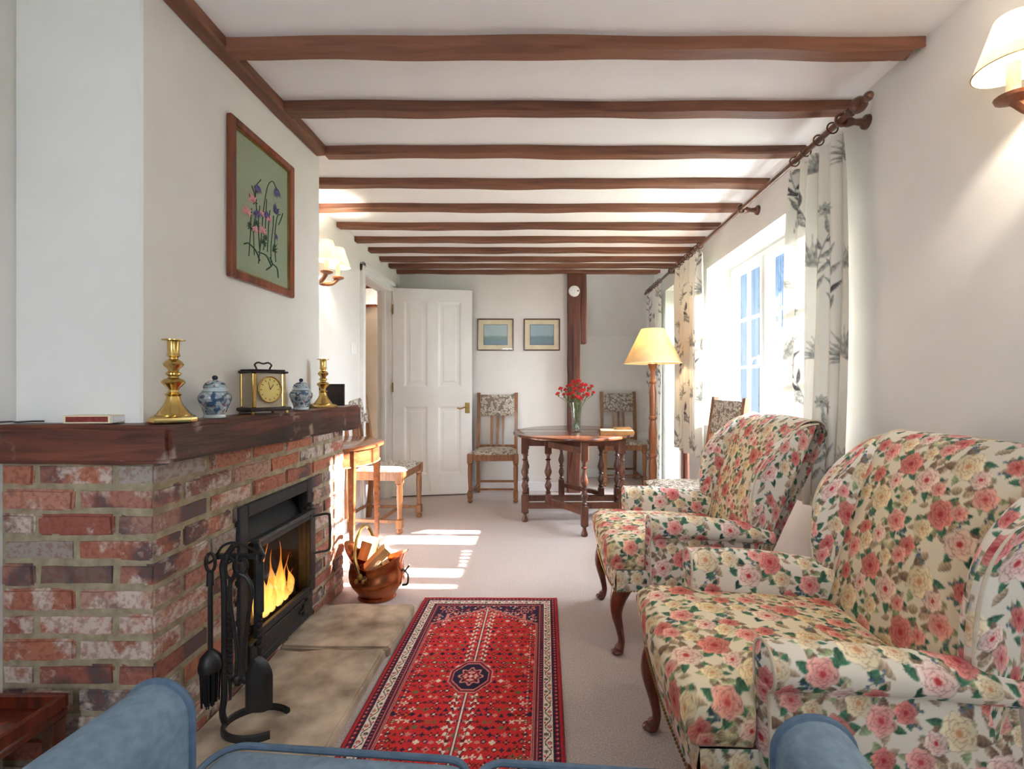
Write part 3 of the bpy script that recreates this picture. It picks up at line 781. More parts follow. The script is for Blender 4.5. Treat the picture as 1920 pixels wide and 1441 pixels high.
# mantel beam
def rough_slab(x0, x1, y0, y1, z0, z1, cx_, cy_, cz_, bev, amp, sc, seed):
    bm = bmesh.new(); bmesh.ops.create_cube(bm, size=1)
    for v in bm.verts: v.co = Vector(((x0 + x1) / 2 + v.co.x * (x1 - x0), (y0 + y1) / 2 + v.co.y * (y1 - y0), (z0 + z1) / 2 + v.co.z * (z1 - z0)))
    for ax, n in ((0, cx_), (1, cy_), (2, cz_)):
        es = [e for e in bm.edges if abs(e.verts[0].co[ax] - e.verts[1].co[ax]) > 1e-4 and all(abs(e.verts[0].co[j] - e.verts[1].co[j]) < 1e-4 for j in range(3) if j != ax)]
        if n: bmesh.ops.subdivide_edges(bm, edges=es, cuts=n, use_grid_fill=True)
    bmesh.ops.bevel(bm, geom=[e for e in bm.edges if e.calc_face_angle(0) > 1.0], offset=bev, segments=2, affect='EDGES')
    mb = MB().frombm(bm); mb.wobble(amp, sc, seed); return mb
mm = rough_slab(XL + 0.001, -0.972, 1.198, 2.48, 0.873, 0.977, 8, 26, 3, 0.012, 0.006, 7.0, 2)
mm.v = [(x, y, z - (0.022 * (y - 1.2) / 1.28 if z < 0.93 else 0.004 * (y - 1.2))) for (x, y, z) in mm.v]
mo = mm.build('mantel_beam', 'mantel'); tag(mo, 'thick dark oak mantel beam resting on the brick fireplace', 'mantel')

# hearth
h = struct('hearth', MB().box(-1.05, -0.655, 0.82, 2.14, 0, 0.022), 'mortar', 'low stone hearth on the carpet in front of the stove', 'hearth')
for i, (y0, y1, x1) in enumerate(((1.815, 2.17, -0.60), (1.19, 1.80, -0.615), (0.82, 1.175, -0.63))):
    rough_slab(-1.036, x1, y0, y1, 0.004, 0.046, 8, 8, 1, 0.008, 0.006, 9.0, 11 + i).build('stone_slab', 'stone', h)
# ================================================================== leafy blocks added out of view to keep sun out of openings
hg = rough_slab(6.0, 7.2, 3.75, 5.6, -0.2, 4.9, 8, 14, 30, 0.2, 0.2, 1.8, 4)
tag(hg.build('sun_blocker', 'leafy'), 'tall leafy block added out of view to keep sun out of the garden door', 'sun_blocker', kind='structure')
hg = rough_slab(6.0, 7.2, -2.2, -0.1, -0.2, 4.9, 8, 14, 30, 0.2, 0.2, 1.8, 9)  # added to keep the sun out of the unseen side window
tag(hg.build('sun_blocker', 'leafy'), 'tall leafy block added out of view to keep sun out of the added window', 'sun_blocker', kind='structure')

shd_ = thing('added_shed', 'dark boarded shed added outside to tone down the window panes', 'shed', (3.2, 4.95, -0.2)); shd_['kind'] = 'structure'  # dark boards added outside so the panes do not burn white
for k in range(24): MB().box(0.0, 0.025, 0.15 * k, 0.15 * k + 0.144, 0.0, 3.1).build('board', 'slate', shd_, 0)
MB().box(0.03, 1.6, 0.0, 3.6, 0.0, 3.05).build('shell', 'slate', shd_)
MB().box(-0.03, -0.002, 0.62, 1.42, 0.05, 2.05, 0.004).build('door', 'shedwhite', shd_)  # paler panel added for the lighter part of the panes
# ================================================================== oak side chairs
# local frame: front towards -Y, origin on the floor under the seat centre
def make_chair():
    t = thing('side_chair', 'oak side chair', 'chair', (0, 0, 0), 0, 'oak side chairs with tapestry seats')
    fw, bw, d, sz = 0.235, 0.195, 0.205, 0.455
    # rear posts (leg and back post in one)
    for s in (-1, 1):
        x = s * (bw - 0.005)
        mb = MB()
        pts = [(0.235, 0.0), (0.205, 0.42), (0.205, 0.50), (0.275, 1.005)]
        poly = [(y - 0.017, z) for y, z in pts] + [(y + 0.017, z) for y, z in reversed(pts)]
        mb.prism(poly, 'x', x - 0.016, x + 0.016)
        mb.build('back_post', 'oak', t)
        # turned front leg
        xf = s * (fw - 0.025); yf = -d + 0.025
        lg = MB().lathe([(0.013, 0.0), (0.022, 0.008), (0.024, 0.022), (0.016, 0.036), (0.012, 0.04)], 12, (xf, yf))
        lg.box(xf - 0.023, xf + 0.023, yf - 0.023, yf + 0.023, 0.04, 0.105, 0.004)
        lg.lathe([(0.016, 0.105), (0.022, 0.112), (0.017, 0.12), (0.016, 0.135), (0.021, 0.23), (0.0225, 0.32), (0.019, 0.345), (0.024, 0.352), (0.024, 0.36), (0.018, 0.366)], 14, (xf, yf))
        lg.box(xf - 0.025, xf + 0.025, yf - 0.025, yf + 0.025, 0.366, sz - 0.005, 0.003)
        lg.build('leg', 'oak', t)
        # side rails and stretchers
        def bar(x0, y0, x1, y1, z0, z1, w_):
            dx, dy = x1 - x0, y1 - y0; L = math.hypot(dx, dy); nx, ny = -dy / L * w_ / 2, dx / L * w_ / 2
            return MB().prism([(x0 + nx, y0 + ny), (x1 + nx, y1 + ny), (x1 - nx, y1 - ny), (x0 - nx, y0 - ny)], 'z', z0, z1)
        bar(xf, yf, x, 0.205, 0.385, sz - 0.008, 0.022).build('seat_rail', 'oak', t)
        bar(xf, yf, x, 0.228, 0.075, 0.097, 0.018).build('stretcher', 'oak', t)
    MB().box(-fw + 0.05, fw - 0.05, -d + 0.012, -d + 0.036, 0.385, sz - 0.008, 0.003).build('seat_rail', 'oak', t)
    MB().box(-bw + 0.02, bw - 0.02, 0.195, 0.217, 0.385, sz + 0.03, 0.003).build('seat_rail', 'oak', t)
    MB().box(-0.20, 0.20, -0.03, -0.012, 0.078, 0.096).build('stretcher', 'oak', t)
    MB().box(-bw + 0.02, bw - 0.02, 0.213, 0.229, 0.105, 0.125).build('stretcher', 'oak', t)
    # drop-in tapestry seat
    n = 14; mb = MB(); vs = []; fs = []
    for j in range(n + 1):
        for i in range(n + 1):
            u, v = i / n * 2 - 1, j / n * 2 - 1
            hw = (fw - 0.008) + ((bw - 0.012) - (fw - 0.008)) * (v + 1) / 2
            e = (1 - abs(u) ** 5) * (1 - abs(v) ** 5)
            vs.append((u * hw, -0.004 + v * (d - 0.006), sz - 0.012 + 0.034 * e ** 0.5 if e > 0 else sz - 0.012))
    for j in range(n):
        for i in range(n):
            a = j * (n + 1) + i; fs.append((a, a + 1, a + n + 2, a + n + 1))
    mb.add(vs, fs).box(-bw + 0.02, bw - 0.02, -d + 0.03, d - 0.03, sz - 0.03, sz - 0.005)
    mb.build('seat_pad', 'tapestry', t, 60)
    # upholstered back panel, its nails, and the slats
    def yb(z): return 0.205 + 0.07 * (z - 0.50) / 0.505
    p = MB(); z0, z1 = 0.775, 0.985
    def pan(z, off): return yb(z) + off
    nx, nz = 10, 8; vs = []; fs = []
    for j in range(nz + 1):
        for i in range(nx + 1):
            u, v = i / nx * 2 - 1, j / nz * 2 - 1
            z = z0 + (z1 - z0) * j / nz; b_ = 0.018 * max(0, (1 - u ** 4) * (1 - v ** 4)) ** 0.5
            vs.append((u * 0.178, pan(z, -0.014 - b_), z))
    for j in range(nz):
        for i in range(nx):
            a = j * (nx + 1) + i; fs.append((a, a + 1, a + nx + 2, a + nx + 1))
    p.add(vs, fs)
    p.add([(-0.178, pan(z0, -0.014), z0), (0.178, pan(z0, -0.014), z0), (0.178, pan(z1, -0.014), z1), (-0.178, pan(z1, -0.014), z1),
           (-0.178, pan(z0, 0.012), z0), (0.178, pan(z0, 0.012), z0), (0.178, pan(z1, 0.012), z1), (-0.178, pan(z1, 0.012), z1)],
          [(4, 7, 6, 5), (0, 4, 5, 1), (1, 5, 6, 2), (2, 6, 7, 3), (3, 7, 4, 0)])
    bp = p.build('back_panel', 'tapestry', t, 50)
    nl = MB()
    for k in range(9):
        z = z0 + 0.012 + (z1 - z0 - 0.024) * k / 8
        for s in (-1, 1): nl.ball((s * 0.172, pan(z, -0.018), z), 0.0055, 0.004, 0.0055, 6, 4)
    for k in range(1, 12):
        nl.ball((-0.172 + 0.344 * k / 12, pan(z0 + 0.008, -0.018), z0 + 0.008), 0.0055, 0.004, 0.0055, 6, 4)
    nl.build('nail_trim', 'oldbrass', bp)
    for xs_ in (-0.058, 0.0, 0.058):
        MB().prism([(yb(0.48) - 0.008, 0.478), (yb(0.79) - 0.008, 0.79), (yb(0.79) + 0.006, 0.79), (yb(0.48) + 0.006, 0.478)], 'x', xs_ - 0.012, xs_ + 0.012).build('slat', 'oak', t)
    return t
ch = make_chair()
ch.location = (-0.45, 4.40, 0)
ch['label'] = 'oak side chair with tapestry seat against the end wall beside the open door'
def put_chair(loc, rz, lab):
    c = copy_tree(ch); c.location = loc; c.rotation_euler = (0, 0, rz); c['label'] = lab; return c
put_chair((0.885, 5.08, 0), 0.0, 'oak side chair standing in the shaded alcove behind the gateleg table')
put_chair((-1.20, 3.56, 0), math.radians(86), 'oak side chair with sunlit tapestry seat beside the half-moon table')
put_chair((0.90, 2.83, 0), math.radians(-84), 'oak side chair mostly hidden behind the far floral armchair, under the window')

# ================================================================== gateleg table
gt = thing('gateleg_table', 'dark oak oval gateleg table with turned legs holding the flower vase', 'table', (0.25, 3.76, 0))
TZ = 0.705
tp = MB(); rx, ry = 0.485, 0.535
def oval(z, e): return [((rx + e) * math.cos(2 * PI * k / 64), (ry + e) * math.sin(2 * PI * k / 64), z) for k in range(64)]
rings = [oval(TZ - 0.024, -0.012), oval(TZ - 0.022, -0.002), oval(TZ - 0.012, 0.0), oval(TZ - 0.003, -0.003), oval(TZ, -0.010)]
vs = [p for r in rings for p in r]; fs = [tuple(range(64))[::-1], tuple(256 + k for k in range(64))]
for i in range(4):
    for k in range(64): fs.append((i * 64 + k, i * 64 + (k + 1) % 64, (i + 1) * 64 + (k + 1) % 64, (i + 1) * 64 + k))
top = tp.add(vs, fs).build('top', 'tabletop', gt)
LEGP = [(0.020, 0.215), (0.016, 0.222), (0.024, 0.232), (0.014, 0.243), (0.016, 0.252), (0.026, 0.275), (0.027, 0.29), (0.018, 0.315), (0.013, 0.33), (0.025, 0.338), (0.013, 0.348),
        (0.018, 0.36), (0.028, 0.385), (0.029, 0.40), (0.020, 0.43), (0.014, 0.46), (0.013, 0.48), (0.024, 0.49), (0.013, 0.50), (0.014, 0.52), (0.022, 0.535), (0.022, 0.54)]
def turned(x, y, foot=True, low=0.215):
    mb = MB().lathe(LEGP, 14, (x, y))
    mb.box(x - 0.027, x + 0.027, y - 0.027, y + 0.027, 0.54, TZ - 0.026, 0.003)
    if foot:
        mb.box(x - 0.027, x + 0.027, y - 0.027, y + 0.027, 0.075, 0.215, 0.004)
        mb.lathe([(0.020, 0.0), (0.025, 0.008), (0.024, 0.02), (0.016, 0.04), (0.013, 0.06), (0.021, 0.068), (0.021, 0.076)], 14, (x, y))
    else:
        mb.box(x - 0.025, x + 0.025, y - 0.025, y + 0.025, 0.155, 0.215, 0.003)
    return mb
fx0, fx1, fy = -0.385, 0.385, 0.12
for x in (fx0, fx1):
    for y in (-fy, fy): turned(x, y).build('leg', 'darkoak', gt)
gA, pA = (0.055, -0.475), (-0.20, -fy)
gB, pB = (-0.07, 0.46), (0.25, fy)
for g, p in ((gA, pA), (gB, pB)):
    turned(*g).build('gate_leg', 'darkoak', gt); turned(p[0], p[1], False).build('pivot_leg', 'darkoak', gt)
    dx, dy = g[0] - p[0], g[1] - p[1]; L = math.hypot(dx, dy); nx, ny = -dy / L * 0.016, dx / L * 0.016
    q = [(p[0] + nx, p[1] + ny), (g[0] + nx, g[1] + ny), (g[0] - nx, g[1] - ny), (p[0] - nx, p[1] - ny)]
    MB().prism(q, 'z', 0.15, 0.185).build('gate_stretcher', 'darkoak', gt)
    MB().prism(q, 'z', 0.59, 0.635).build('gate_rail', 'darkoak', gt)
for y in (-fy, fy):
    MB().box(fx0, fx1, y - 0.014, y + 0.014, 0.60, TZ - 0.025).build('apron', 'darkoak', gt)
    MB().box(fx0, fx1, y - 0.018, y + 0.018, 0.105, 0.152, 0.003).build('stretcher', 'darkoak', gt)
for x in (fx0, fx1):
    MB().box(x - 0.014, x + 0.014, -fy, fy, 0.60, TZ - 0.025).build('apron', 'darkoak', gt)
    MB().box(x - 0.016, x + 0.016, -fy, fy, 0.105, 0.152, 0.003).build('stretcher', 'darkoak', gt)
for x in (-0.1225, 0.1225):
    MB().box(-0.48, 0.48, x - 0.0012, x + 0.0012, TZ - 0.001, TZ + 0.0006).build('leaf_joint', 'black', top)

# books on the table
bk1 = thing('book', 'wide flat cream and tan book lying on the gateleg table', 'book', (0.575, 3.54, TZ), math.radians(-4))
MB().box(-0.12, 0.12, -0.085, 0.085, 0.003, 0.028, 0.002).build('pages', 'paper', bk1)
MB().box(-0.125, 0.125, -0.089, 0.089, 0.0, 0.004).box(-0.125, 0.125, -0.089, 0.089, 0.027, 0.031).box(-0.125, 0.125, -0.091, -0.087, 0, 0.031).build('cover', 'tan', bk1)
MB().box(-0.121, 0.121, -0.085, 0.085, 0.031, 0.0325).build('label_sheet', 'paper', bk1)
bk2 = thing('book', 'small cream book lying on top of the wide flat book', 'book', (0.625, 3.57, TZ + 0.0325), math.radians(3))
MB().box(-0.06, 0.06, -0.04, 0.04, 0.001, 0.014, 0.002).build('pages', 'paper', bk2)
MB().box(-0.062, 0.062, -0.042, 0.042, 0, 0.002).box(-0.062, 0.062, -0.042, 0.042, 0.013, 0.015).box(-0.062, 0.062, -0.044, -0.041, 0, 0.015).build('cover', 'tan', bk2)

# vase of carnations
vs_ = thing('vase', 'clear flared glass vase of red carnations on the gateleg table', 'vase', (0.278, 3.70, TZ))
MB().lathe([(0.030, 0.0), (0.040, 0.003), (0.041, 0.012), (0.036, 0.03), (0.036, 0.10), (0.040, 0.17), (0.052, 0.235), (0.0495, 0.235), (0.037, 0.17), (0.032, 0.10), (0.030, 0.03), (0.002, 0.014)], 24).build('glass_body', 'vaseglass', vs_)
MB().lathe([(0.001, 0.016), (0.030, 0.018), (0.031, 0.09), (0.001, 0.092)], 20).build('water', m_glass('vase_water', (0.86, 0.93, 0.88, 1), 0.6), vs_)
fr = random.Random(5)
bloom_cache = []
for q in range(4):
    mb = MB()
    for ring, (n, rr, hh) in enumerate(((9, 0.020, 0.004), (8, 0.015, 0.010), (6, 0.008, 0.014))):
        for k in range(n):
            a = 2 * PI * k / n + ring * 0.4 + fr.uniform(-.2, .2)
            w_ = 0.010
            c_, s_ = math.cos(a), math.sin(a)
            pts = []
            for (tt, ww, zz) in ((0.15, 0.3, -0.008), (0.7, 1.0, hh), (1.0, 0.85, hh + fr.uniform(-.003, .005)), (1.08, 0.35, hh + fr.uniform(-.004, .004))):
                for sd in (-1, 1):
                    pts.append((c_ * rr * tt - s_ * w_ * ww * sd, s_ * rr * tt + c_ * w_ * ww * sd, zz + fr.uniform(-.002, .002)))
            mb.add(pts, [(0, 2, 3, 1), (2, 4, 5, 3), (4, 6, 7, 5)])
    me = mb.mesh('bloom', 0); me.materials.append(M['red']); bloom_cache.append(me)
cal = MB().lathe([(0.003, -0.026), (0.007, -0.018), (0.0075, -0.006), (0.009, 0.0)], 8).mesh('calyx'); cal.materials.append(M['leafgreen'])
places = ['furthest towards the door', 'nearest the door side', 'at the front of the bunch', 'at the back of the bunch', 'on the post side', 'rising tallest in the middle', 'leaning towards the books', 'reaching furthest towards the lamp', 'low over the vase rim']
heads = [[(-0.150, -0.02, 0.305), (-0.125, 0.0, 0.345), (-0.10, -0.03, 0.30)], [(-0.085, 0.02, 0.335), (-0.06, -0.02, 0.30), (-0.065, 0.03, 0.365)], [(-0.03, -0.07, 0.315), (0.0, -0.085, 0.285), (0.03, -0.07, 0.33)],
         [(-0.03, 0.06, 0.355), (0.0, 0.075, 0.385), (0.03, 0.06, 0.36)], [(-0.04, 0.0, 0.375), (-0.015, -0.02, 0.345), (-0.02, 0.02, 0.40)], [(0.02, 0.0, 0.405), (0.045, -0.02, 0.375), (0.03, 0.02, 0.355)],
         [(0.055, -0.055, 0.335), (0.085, -0.05, 0.30), (0.07, -0.03, 0.375)], [(0.10, 0.02, 0.345), (0.135, 0.0, 0.315), (0.125, 0.03, 0.365)], [(0.03, -0.05, 0.27), (-0.03, -0.045, 0.275), (0.06, 0.02, 0.29)]]
for k, hs in enumerate(heads):
    cn = thing('carnation', 'red spray carnation in the vase, ' + places[k], 'flower', (0.278, 3.70, TZ), 0, 'red carnations in the glass vase')
    mx_, my_ = sum(h[0] for h in hs) / 3, sum(h[1] for h in hs) / 3
    fork = Vector((mx_ * 0.5, my_ * 0.5, 0.235))
    base = smoothpath([(-mx_ * 0.15, -my_ * 0.15, 0.03), (mx_ * 0.1, my_ * 0.1, 0.13), fork], 5)
    st = MB().tube(base, 0.0024, 5)
    for h in hs: st.tube(smoothpath([fork, (fork + Vector(h)) / 2 + Vector((0, 0, -.008)), Vector(h) + Vector((0, 0, -0.02))], 4), 0.0016, 5)
    for q in range(12):
        i = fr.randrange(2, len(base)); p = Vector(base[i]) if q < 6 else fork.lerp(Vector(hs[q % 3]), fr.uniform(0.1, 0.9)); d_ = Vector((fr.uniform(-1, 1) + mx_ * 5, fr.uniform(-1, 1) + my_ * 5, 0.9)).normalized() * fr.uniform(.03, .055)
        sd = d_.cross(Vector((0, 0, 1))).normalized() * 0.003
        st.add([p, p + d_ * 0.5 + sd, p + d_ + Vector((0, 0, -.006)), p + d_ * 0.5 - sd], [(0, 1, 2, 3)])
    st.build('stem', 'leafgreen', cn, 60)
    for j, (hx, hy, hz) in enumerate(hs):
        b_ = link_mesh('bloom', bloom_cache[(k + j) % 4], None, cn); b_.location = (hx, hy, hz)
        sc_ = fr.uniform(0.75, 1.1); b_.scale = (sc_,) * 3
        b_.rotation_euler = Vector((hx * 3, hy * 3 - 0.35, 0.8)).to_track_quat('Z', 'Y').to_euler()
        c_ = link_mesh('calyx', cal, None, cn); c_.location = (hx, hy, hz); c_.rotation_euler = b_.rotation_euler

# ================================================================== half-moon table
dt = thing('half_moon_table', 'polished half-moon console table against the wall beyond the fireplace', 'table', (XL + 0.004, 2.86, 0))
def halfm(z, e, a_=0.415, b_=0.44): 
    return [(max(0, (b_ + e) * math.cos(t)), (a_ + e) * math.sin(t), z) for t in [(-PI / 2 + PI * k / 32) for k in range(33)]]
def loft(rings):
    n = len(rings[0]); vs = [p for r in rings for p in r]; fs = [tuple(range(n))[::-1], tuple((len(rings) - 1) * n + k for k in range(n))]
    for i in range(len(rings) - 1):
        for k in range(n): fs.append((i * n + k, i * n + (k + 1) % n, (i + 1) * n + (k + 1) % n, (i + 1) * n + k))
    return MB().add(vs, fs)
loft([halfm(0.70, -0.006), halfm(0.703, 0.0), halfm(0.717, 0.0), halfm(0.72, -0.006)]).build('top', 'sat', dt)
loft([halfm(0.605, -0.028), halfm(0.70, -0.028)]).build('apron', 'sat', dt)
loft([halfm(0.602, -0.024), halfm(0.608, -0.024)]).build('stringing', 'firewood', dt)
for (x, y) in ((0.345, -0.20), (0.345, 0.20), (0.03, -0.36), (0.03, 0.36)):
    mb = MB(); a, b_ = 0.019, 0.010
    mb.add([(x - b_, y - b_, 0), (x + b_, y - b_, 0), (x + b_, y + b_, 0), (x - b_, y + b_, 0), (x - a, y - a, 0.70), (x + a, y - a, 0.70), (x + a, y + a, 0.70), (x - a, y + a, 0.70)],
           [(0, 3, 2, 1), (4, 5, 6, 7), (0, 1, 5, 4), (1, 2, 6, 5), (2, 3, 7, 6), (3, 0, 4, 7)])
    mb.build('leg', 'sat', dt, 0)

# ================================================================== standard lamp
lp = thing('floor_lamp', 'turned wooden floor lamp with a cream cone shade beside the curtain', 'lamp', (0.89, 3.68, 0))
MB().lathe([(0.15, 0.0), (0.155, 0.012), (0.15, 0.026), (0.12, 0.036), (0.06, 0.05), (0.045, 0.06), (0.03, 0.066)], 28).build('base', 'lampwood', lp)
MB().lathe([(0.030, 0.066), (0.036, 0.09), (0.022, 0.12), (0.030, 0.14), (0.022, 0.16), (0.030, 0.30), (0.034, 0.42), (0.026, 0.50), (0.034, 0.51), (0.034, 0.525), (0.026, 0.535), (0.031, 0.62), (0.033, 0.70), (0.024, 0.80),
            (0.032, 0.81), (0.032, 0.825), (0.023, 0.835), (0.027, 0.95), (0.028, 1.02), (0.019, 1.09), (0.026, 1.10), (0.026, 1.112), (0.017, 1.12), (0.016, 1.19), (0.022, 1.20), (0.032, 1.235), (0.040, 1.25), (0.028, 1.262), (0.012, 1.27), (0.011, 1.33)], 18).build('pole', 'lampwood', lp)
sh = MB(); seg = 40
prof = [(0.228, 1.255), (0.092, 1.53), (0.0905, 1.53), (0.2265, 1.255)]
vs = []; fs = []
for r, z in prof:
    for k in range(seg): vs.append((r * math.cos(2 * PI * k / seg), r * math.sin(2 * PI * k / seg), z))
for i in range(4):
    j = (i + 1) % 4
    for k in range(seg): fs.append((i * seg + k, i * seg + (k + 1) % seg, j * seg + (k + 1) % seg, j * seg + k))
lsh = sh.add(vs, fs).build('shade', 'bigshade', lp)
MB().tube([(0.2285 * math.cos(2 * PI * k / 40), 0.2285 * math.sin(2 * PI * k / 40), 1.257) for k in range(40)], 0.003, 6, closed=True).build('rim', 'candle', lsh)
MB().tube([(0.09, 0, 1.515), (-0.09, 0, 1.515)], 0.002, 5).tube([(0, 0.09, 1.515), (0, -0.09, 1.515)], 0.002, 5).tube([(0, 0, 1.33), (0, 0, 1.515)], 0.003, 5).build('shade_carrier', 'oldbrass', lsh)
MB().ball((0, 0, 1.375), 0.028, 0.028, 0.04).build('bulb', 'bulb', lp)
ll = bpy.data.lights.new('floor_lamp_fill', 'POINT'); ll.energy = 4.0; ll.color = (1.0, 0.78, 0.5); ll.shadow_soft_size = 0.04  # light added inside to brighten the shade
lo = bpy.data.objects.new('floor_lamp_fill', ll); lo.parent = lp; lo.location = (0, 0, 1.44); COL.objects.link(lo)
# ================================================================== printed cloth: patterns painted as arrays, stored as mesh colours
class Tile:
    def __init__(s, w, h, res, bg):
        s.w, s.h, s.res = w, h, res
        s.nx, s.ny = int(round(w / res)), int(round(h / res))
        s.a = np.ones((s.ny, s.nx, 3)) * np.array(bg)
        s.X, s.Y = np.meshgrid((np.arange(s.nx) + .5) * res, (np.arange(s.ny) + .5) * res)
    def loc(s, cx, cy, ang=0.0):
        dx = (s.X - cx + s.w / 2) % s.w - s.w / 2; dy = (s.Y - cy + s.h / 2) % s.h - s.h / 2
        c, n = math.cos(ang), math.sin(ang)
        return dx * c + dy * n, -dx * n + dy * c
    def put(s, mask, col):
        mask = np.clip(mask, 0, 1)[..., None]; s.a = s.a * (1 - mask) + np.asarray(col) * mask
    def soft(s, d): return np.clip(0.5 - d / (1.3 * s.res), 0, 1)      # d<0 inside, metres
    def leaf(s, cx, cy, ang, L, Wd, col, vein=0.18, curve=0.0):
        a, b = s.loc(cx, cy, ang)
        t = np.clip(a / L, 0, 1); b = b - curve * L * t * t
        half = Wd * np.sin(PI * np.clip(t, 0, 1) ** 0.8) * (1 - 0.15 * t)
        d = np.maximum(np.abs(b) - half, np.maximum(-a, a - L))
        c = np.array(col); sh = 1.0 + 0.22 * np.clip(b / Wd, -1, 1) + 0.10 * np.sin(a / L * 26 + np.abs(b) / Wd * 3)
        colr = np.clip(c * sh[..., None], 0, 1)
        v = s.soft(np.abs(b) - 0.0005)[..., None] * vein
        s.put(s.soft(d), np.clip(colr * (1 - v) + v * np.array((.85, .88, .72)), 0, 1))
    def stem(s, p, q, wd, col):
        L = math.hypot(q[0] - p[0], q[1] - p[1]); a, b = s.loc(p[0], p[1], math.atan2(q[1] - p[1], q[0] - p[0]))
        s.put(s.soft(np.maximum(np.abs(b) - wd, np.maximum(-a, a - L))), col)
    def dot(s, cx, cy, r, col, hi=0.25):
        a, b = s.loc(cx, cy); rr = np.hypot(a, b)
        sh = 1 + hi * (-(a + b) / (r * 1.5)); s.put(s.soft(rr - r), np.clip(np.array(col) * sh[..., None], 0, 1))
    def rose(s, cx, cy, R, ph, outer, inner, heart, sq=0.92):
        a, b = s.loc(cx, cy, ph); b = b / sq
        r = np.hypot(a, b) / R; th = np.arctan2(b, a)
        edge = 1 + 0.07 * np.cos(5 * th) + 0.05 * np.cos(8 * th + 1.3) + 0.025 * np.cos(13 * th + ph)
        m = s.soft((r - edge) * R)
        q = np.clip(r / edge, 0, 1)
        o, i, h = map(np.array, (outer, inner, heart))
        col = o * np.clip((q[..., None] - 0.25) / 0.65, 0, 1) + i * (1 - np.clip((q[..., None] - 0.25) / 0.65, 0, 1))
        # three whorls of overlapping petals
        for (r0, r1, n, o2) in ((0.66, 1.0, 5, 0.2), (0.42, 0.70, 5, 0.9), (0.20, 0.46, 4, 0.4)):
            t = ((th + o2 + ph) * n / (2 * PI)) % 1.0
            lip = r0 + (r1 - r0) * (0.45 + 0.55 * np.sin(PI * t))
            dark = np.exp(-((q - lip) / 0.035) ** 2) * 0.34 + np.exp(-(np.minimum(t, 1 - t) / 0.06) ** 2) * ((q > r0) & (q < lip)) * 0.22
            light = np.exp(-((q - lip + 0.07) / 0.05) ** 2) * 0.16
            col = col * (1 - dark[..., None] * (1 - 0.55 * h)) + light[..., None] * (1 - col)
        hm = np.clip((0.26 - q) / 0.12, 0, 1)[..., None]
        col = col * (1 - hm) + h * hm
        shade = 1 + 0.10 * (-(a * math.cos(ph) - b * math.sin(ph)) / R)
        s.put(m, np.clip(col * shade[..., None], 0, 1))
    def sample(s, u, v):
        x = (u / s.res - .5) % s.nx; y = (v / s.res - .5) % s.ny
        i = np.floor(x).astype(int); j = np.floor(y).astype(int); fx = (x - i)[..., None]; fy = (y - j)[..., None]
        i0, j0 = i % s.nx, j % s.ny; i1, j1 = (i + 1) % s.nx, (j + 1) % s.ny
        A = s.a
        return A[j0, i0] * (1 - fx) * (1 - fy) + A[j0, i1] * fx * (1 - fy) + A[j1, i0] * (1 - fx) * fy + A[j1, i1] * fx * fy

def C(r, g, b): return (r / 255., g / 255., b / 255.)
def chintz():
    T = Tile(0.40, 0.30, 0.0013, C(233, 229, 222)); R = random.Random(3)
    green, dgreen, lgreen, brown, pbrown = C(70, 116, 96), C(42, 84, 70), C(150, 168, 134), C(134, 112, 98), C(176, 158, 140)
    sites = [(0.060, 0.060, 'w', .038), (0.128, 0.108, 'r', .037), (0.245, 0.055, 'p', .032), (0.330, 0.105, 'c', .039), (0.045, 0.175, 'p', .029), (0.205, 0.180, 'w', .037),
             (0.280, 0.215, 'r', .037), (0.120, 0.240, 'c', .038), (0.372, 0.245, 'p', .031), (0.185, 0.005, 'r', .025), (0.350, 0.010, 'r', .024), (0.375, 0.170, 'r', .025), (0.200, 0.275, 'p', .023), (0.02, 0.265, 'r', .023)]
    # faint backing leaves
    for k in range(70):
        T.leaf(R.uniform(0, .4), R.uniform(0, .3), R.uniform(0, 6.28), R.uniform(.026, .042), R.uniform(.008, .012), R.choice([pbrown, lgreen, C(200, 202, 172), pbrown]), .12)
    sites += [(0.300, 0.160, 'w', .026), (0.085, 0.125, 'p', .021), (0.160, 0.060, 'c', .026), (0.290, 0.005, 'w', .026), (0.075, 0.215, 'w', .024), (0.240, 0.120, 'c', .024), (0.330, 0.275, 'c', .028), (0.005, 0.110, 'c', .027), (0.160, 0.165, 'p', .020), (0.240, 0.255, 'c', .022)]
    for (x, y, k, r) in sites:
        n = R.choice([5, 6, 7]); a0 = R.uniform(0, 6.28)
        for i in range(n):
            a = a0 + 6.28 * i / n + R.uniform(-.3, .3)
            T.leaf(x + math.cos(a) * r * .65, y + math.sin(a) * r * .65, a + R.uniform(-.5, .5), r * R.uniform(.85, 1.15), r * R.uniform(.26, .36), R.choice([green, dgreen, green, brown, green, brown, lgreen, pbrown]))
    for k in range(9):
        x, y, a = R.uniform(0, .4), R.uniform(0, .3), R.uniform(0, 6.28)
        for i in range(7):
            px, py = x + math.cos(a) * .006 * i + R.uniform(-.008, .008), y + math.sin(a) * .006 * i + R.uniform(-.008, .008)
            T.stem((x, y), (px, py), .0006, C(96, 118, 110)); T.dot(px, py, R.uniform(.0028, .0042), R.choice([C(84, 104, 142), C(104, 124, 156), C(66, 84, 120)]))
    pal = {'w': (C(242, 226, 222), C(240, 200, 198), C(190, 62, 70)), 'r': (C(224, 148, 144), C(206, 108, 110), C(170, 60, 68)), 'p': (C(240, 190, 186), C(228, 146, 146), C(196, 78, 84)), 'c': (C(238, 229, 206), C(232, 212, 180), C(206, 152, 116))}
    for (x, y, k, r) in sites: T.rose(x, y, r, R.uniform(0, 6.28), *pal[k])
    return T
CH_T = chintz()

def srgb2lin(a):
    return np.where(a <= 0.04045, a / 12.92, ((a + 0.055) / 1.055) ** 2.4)

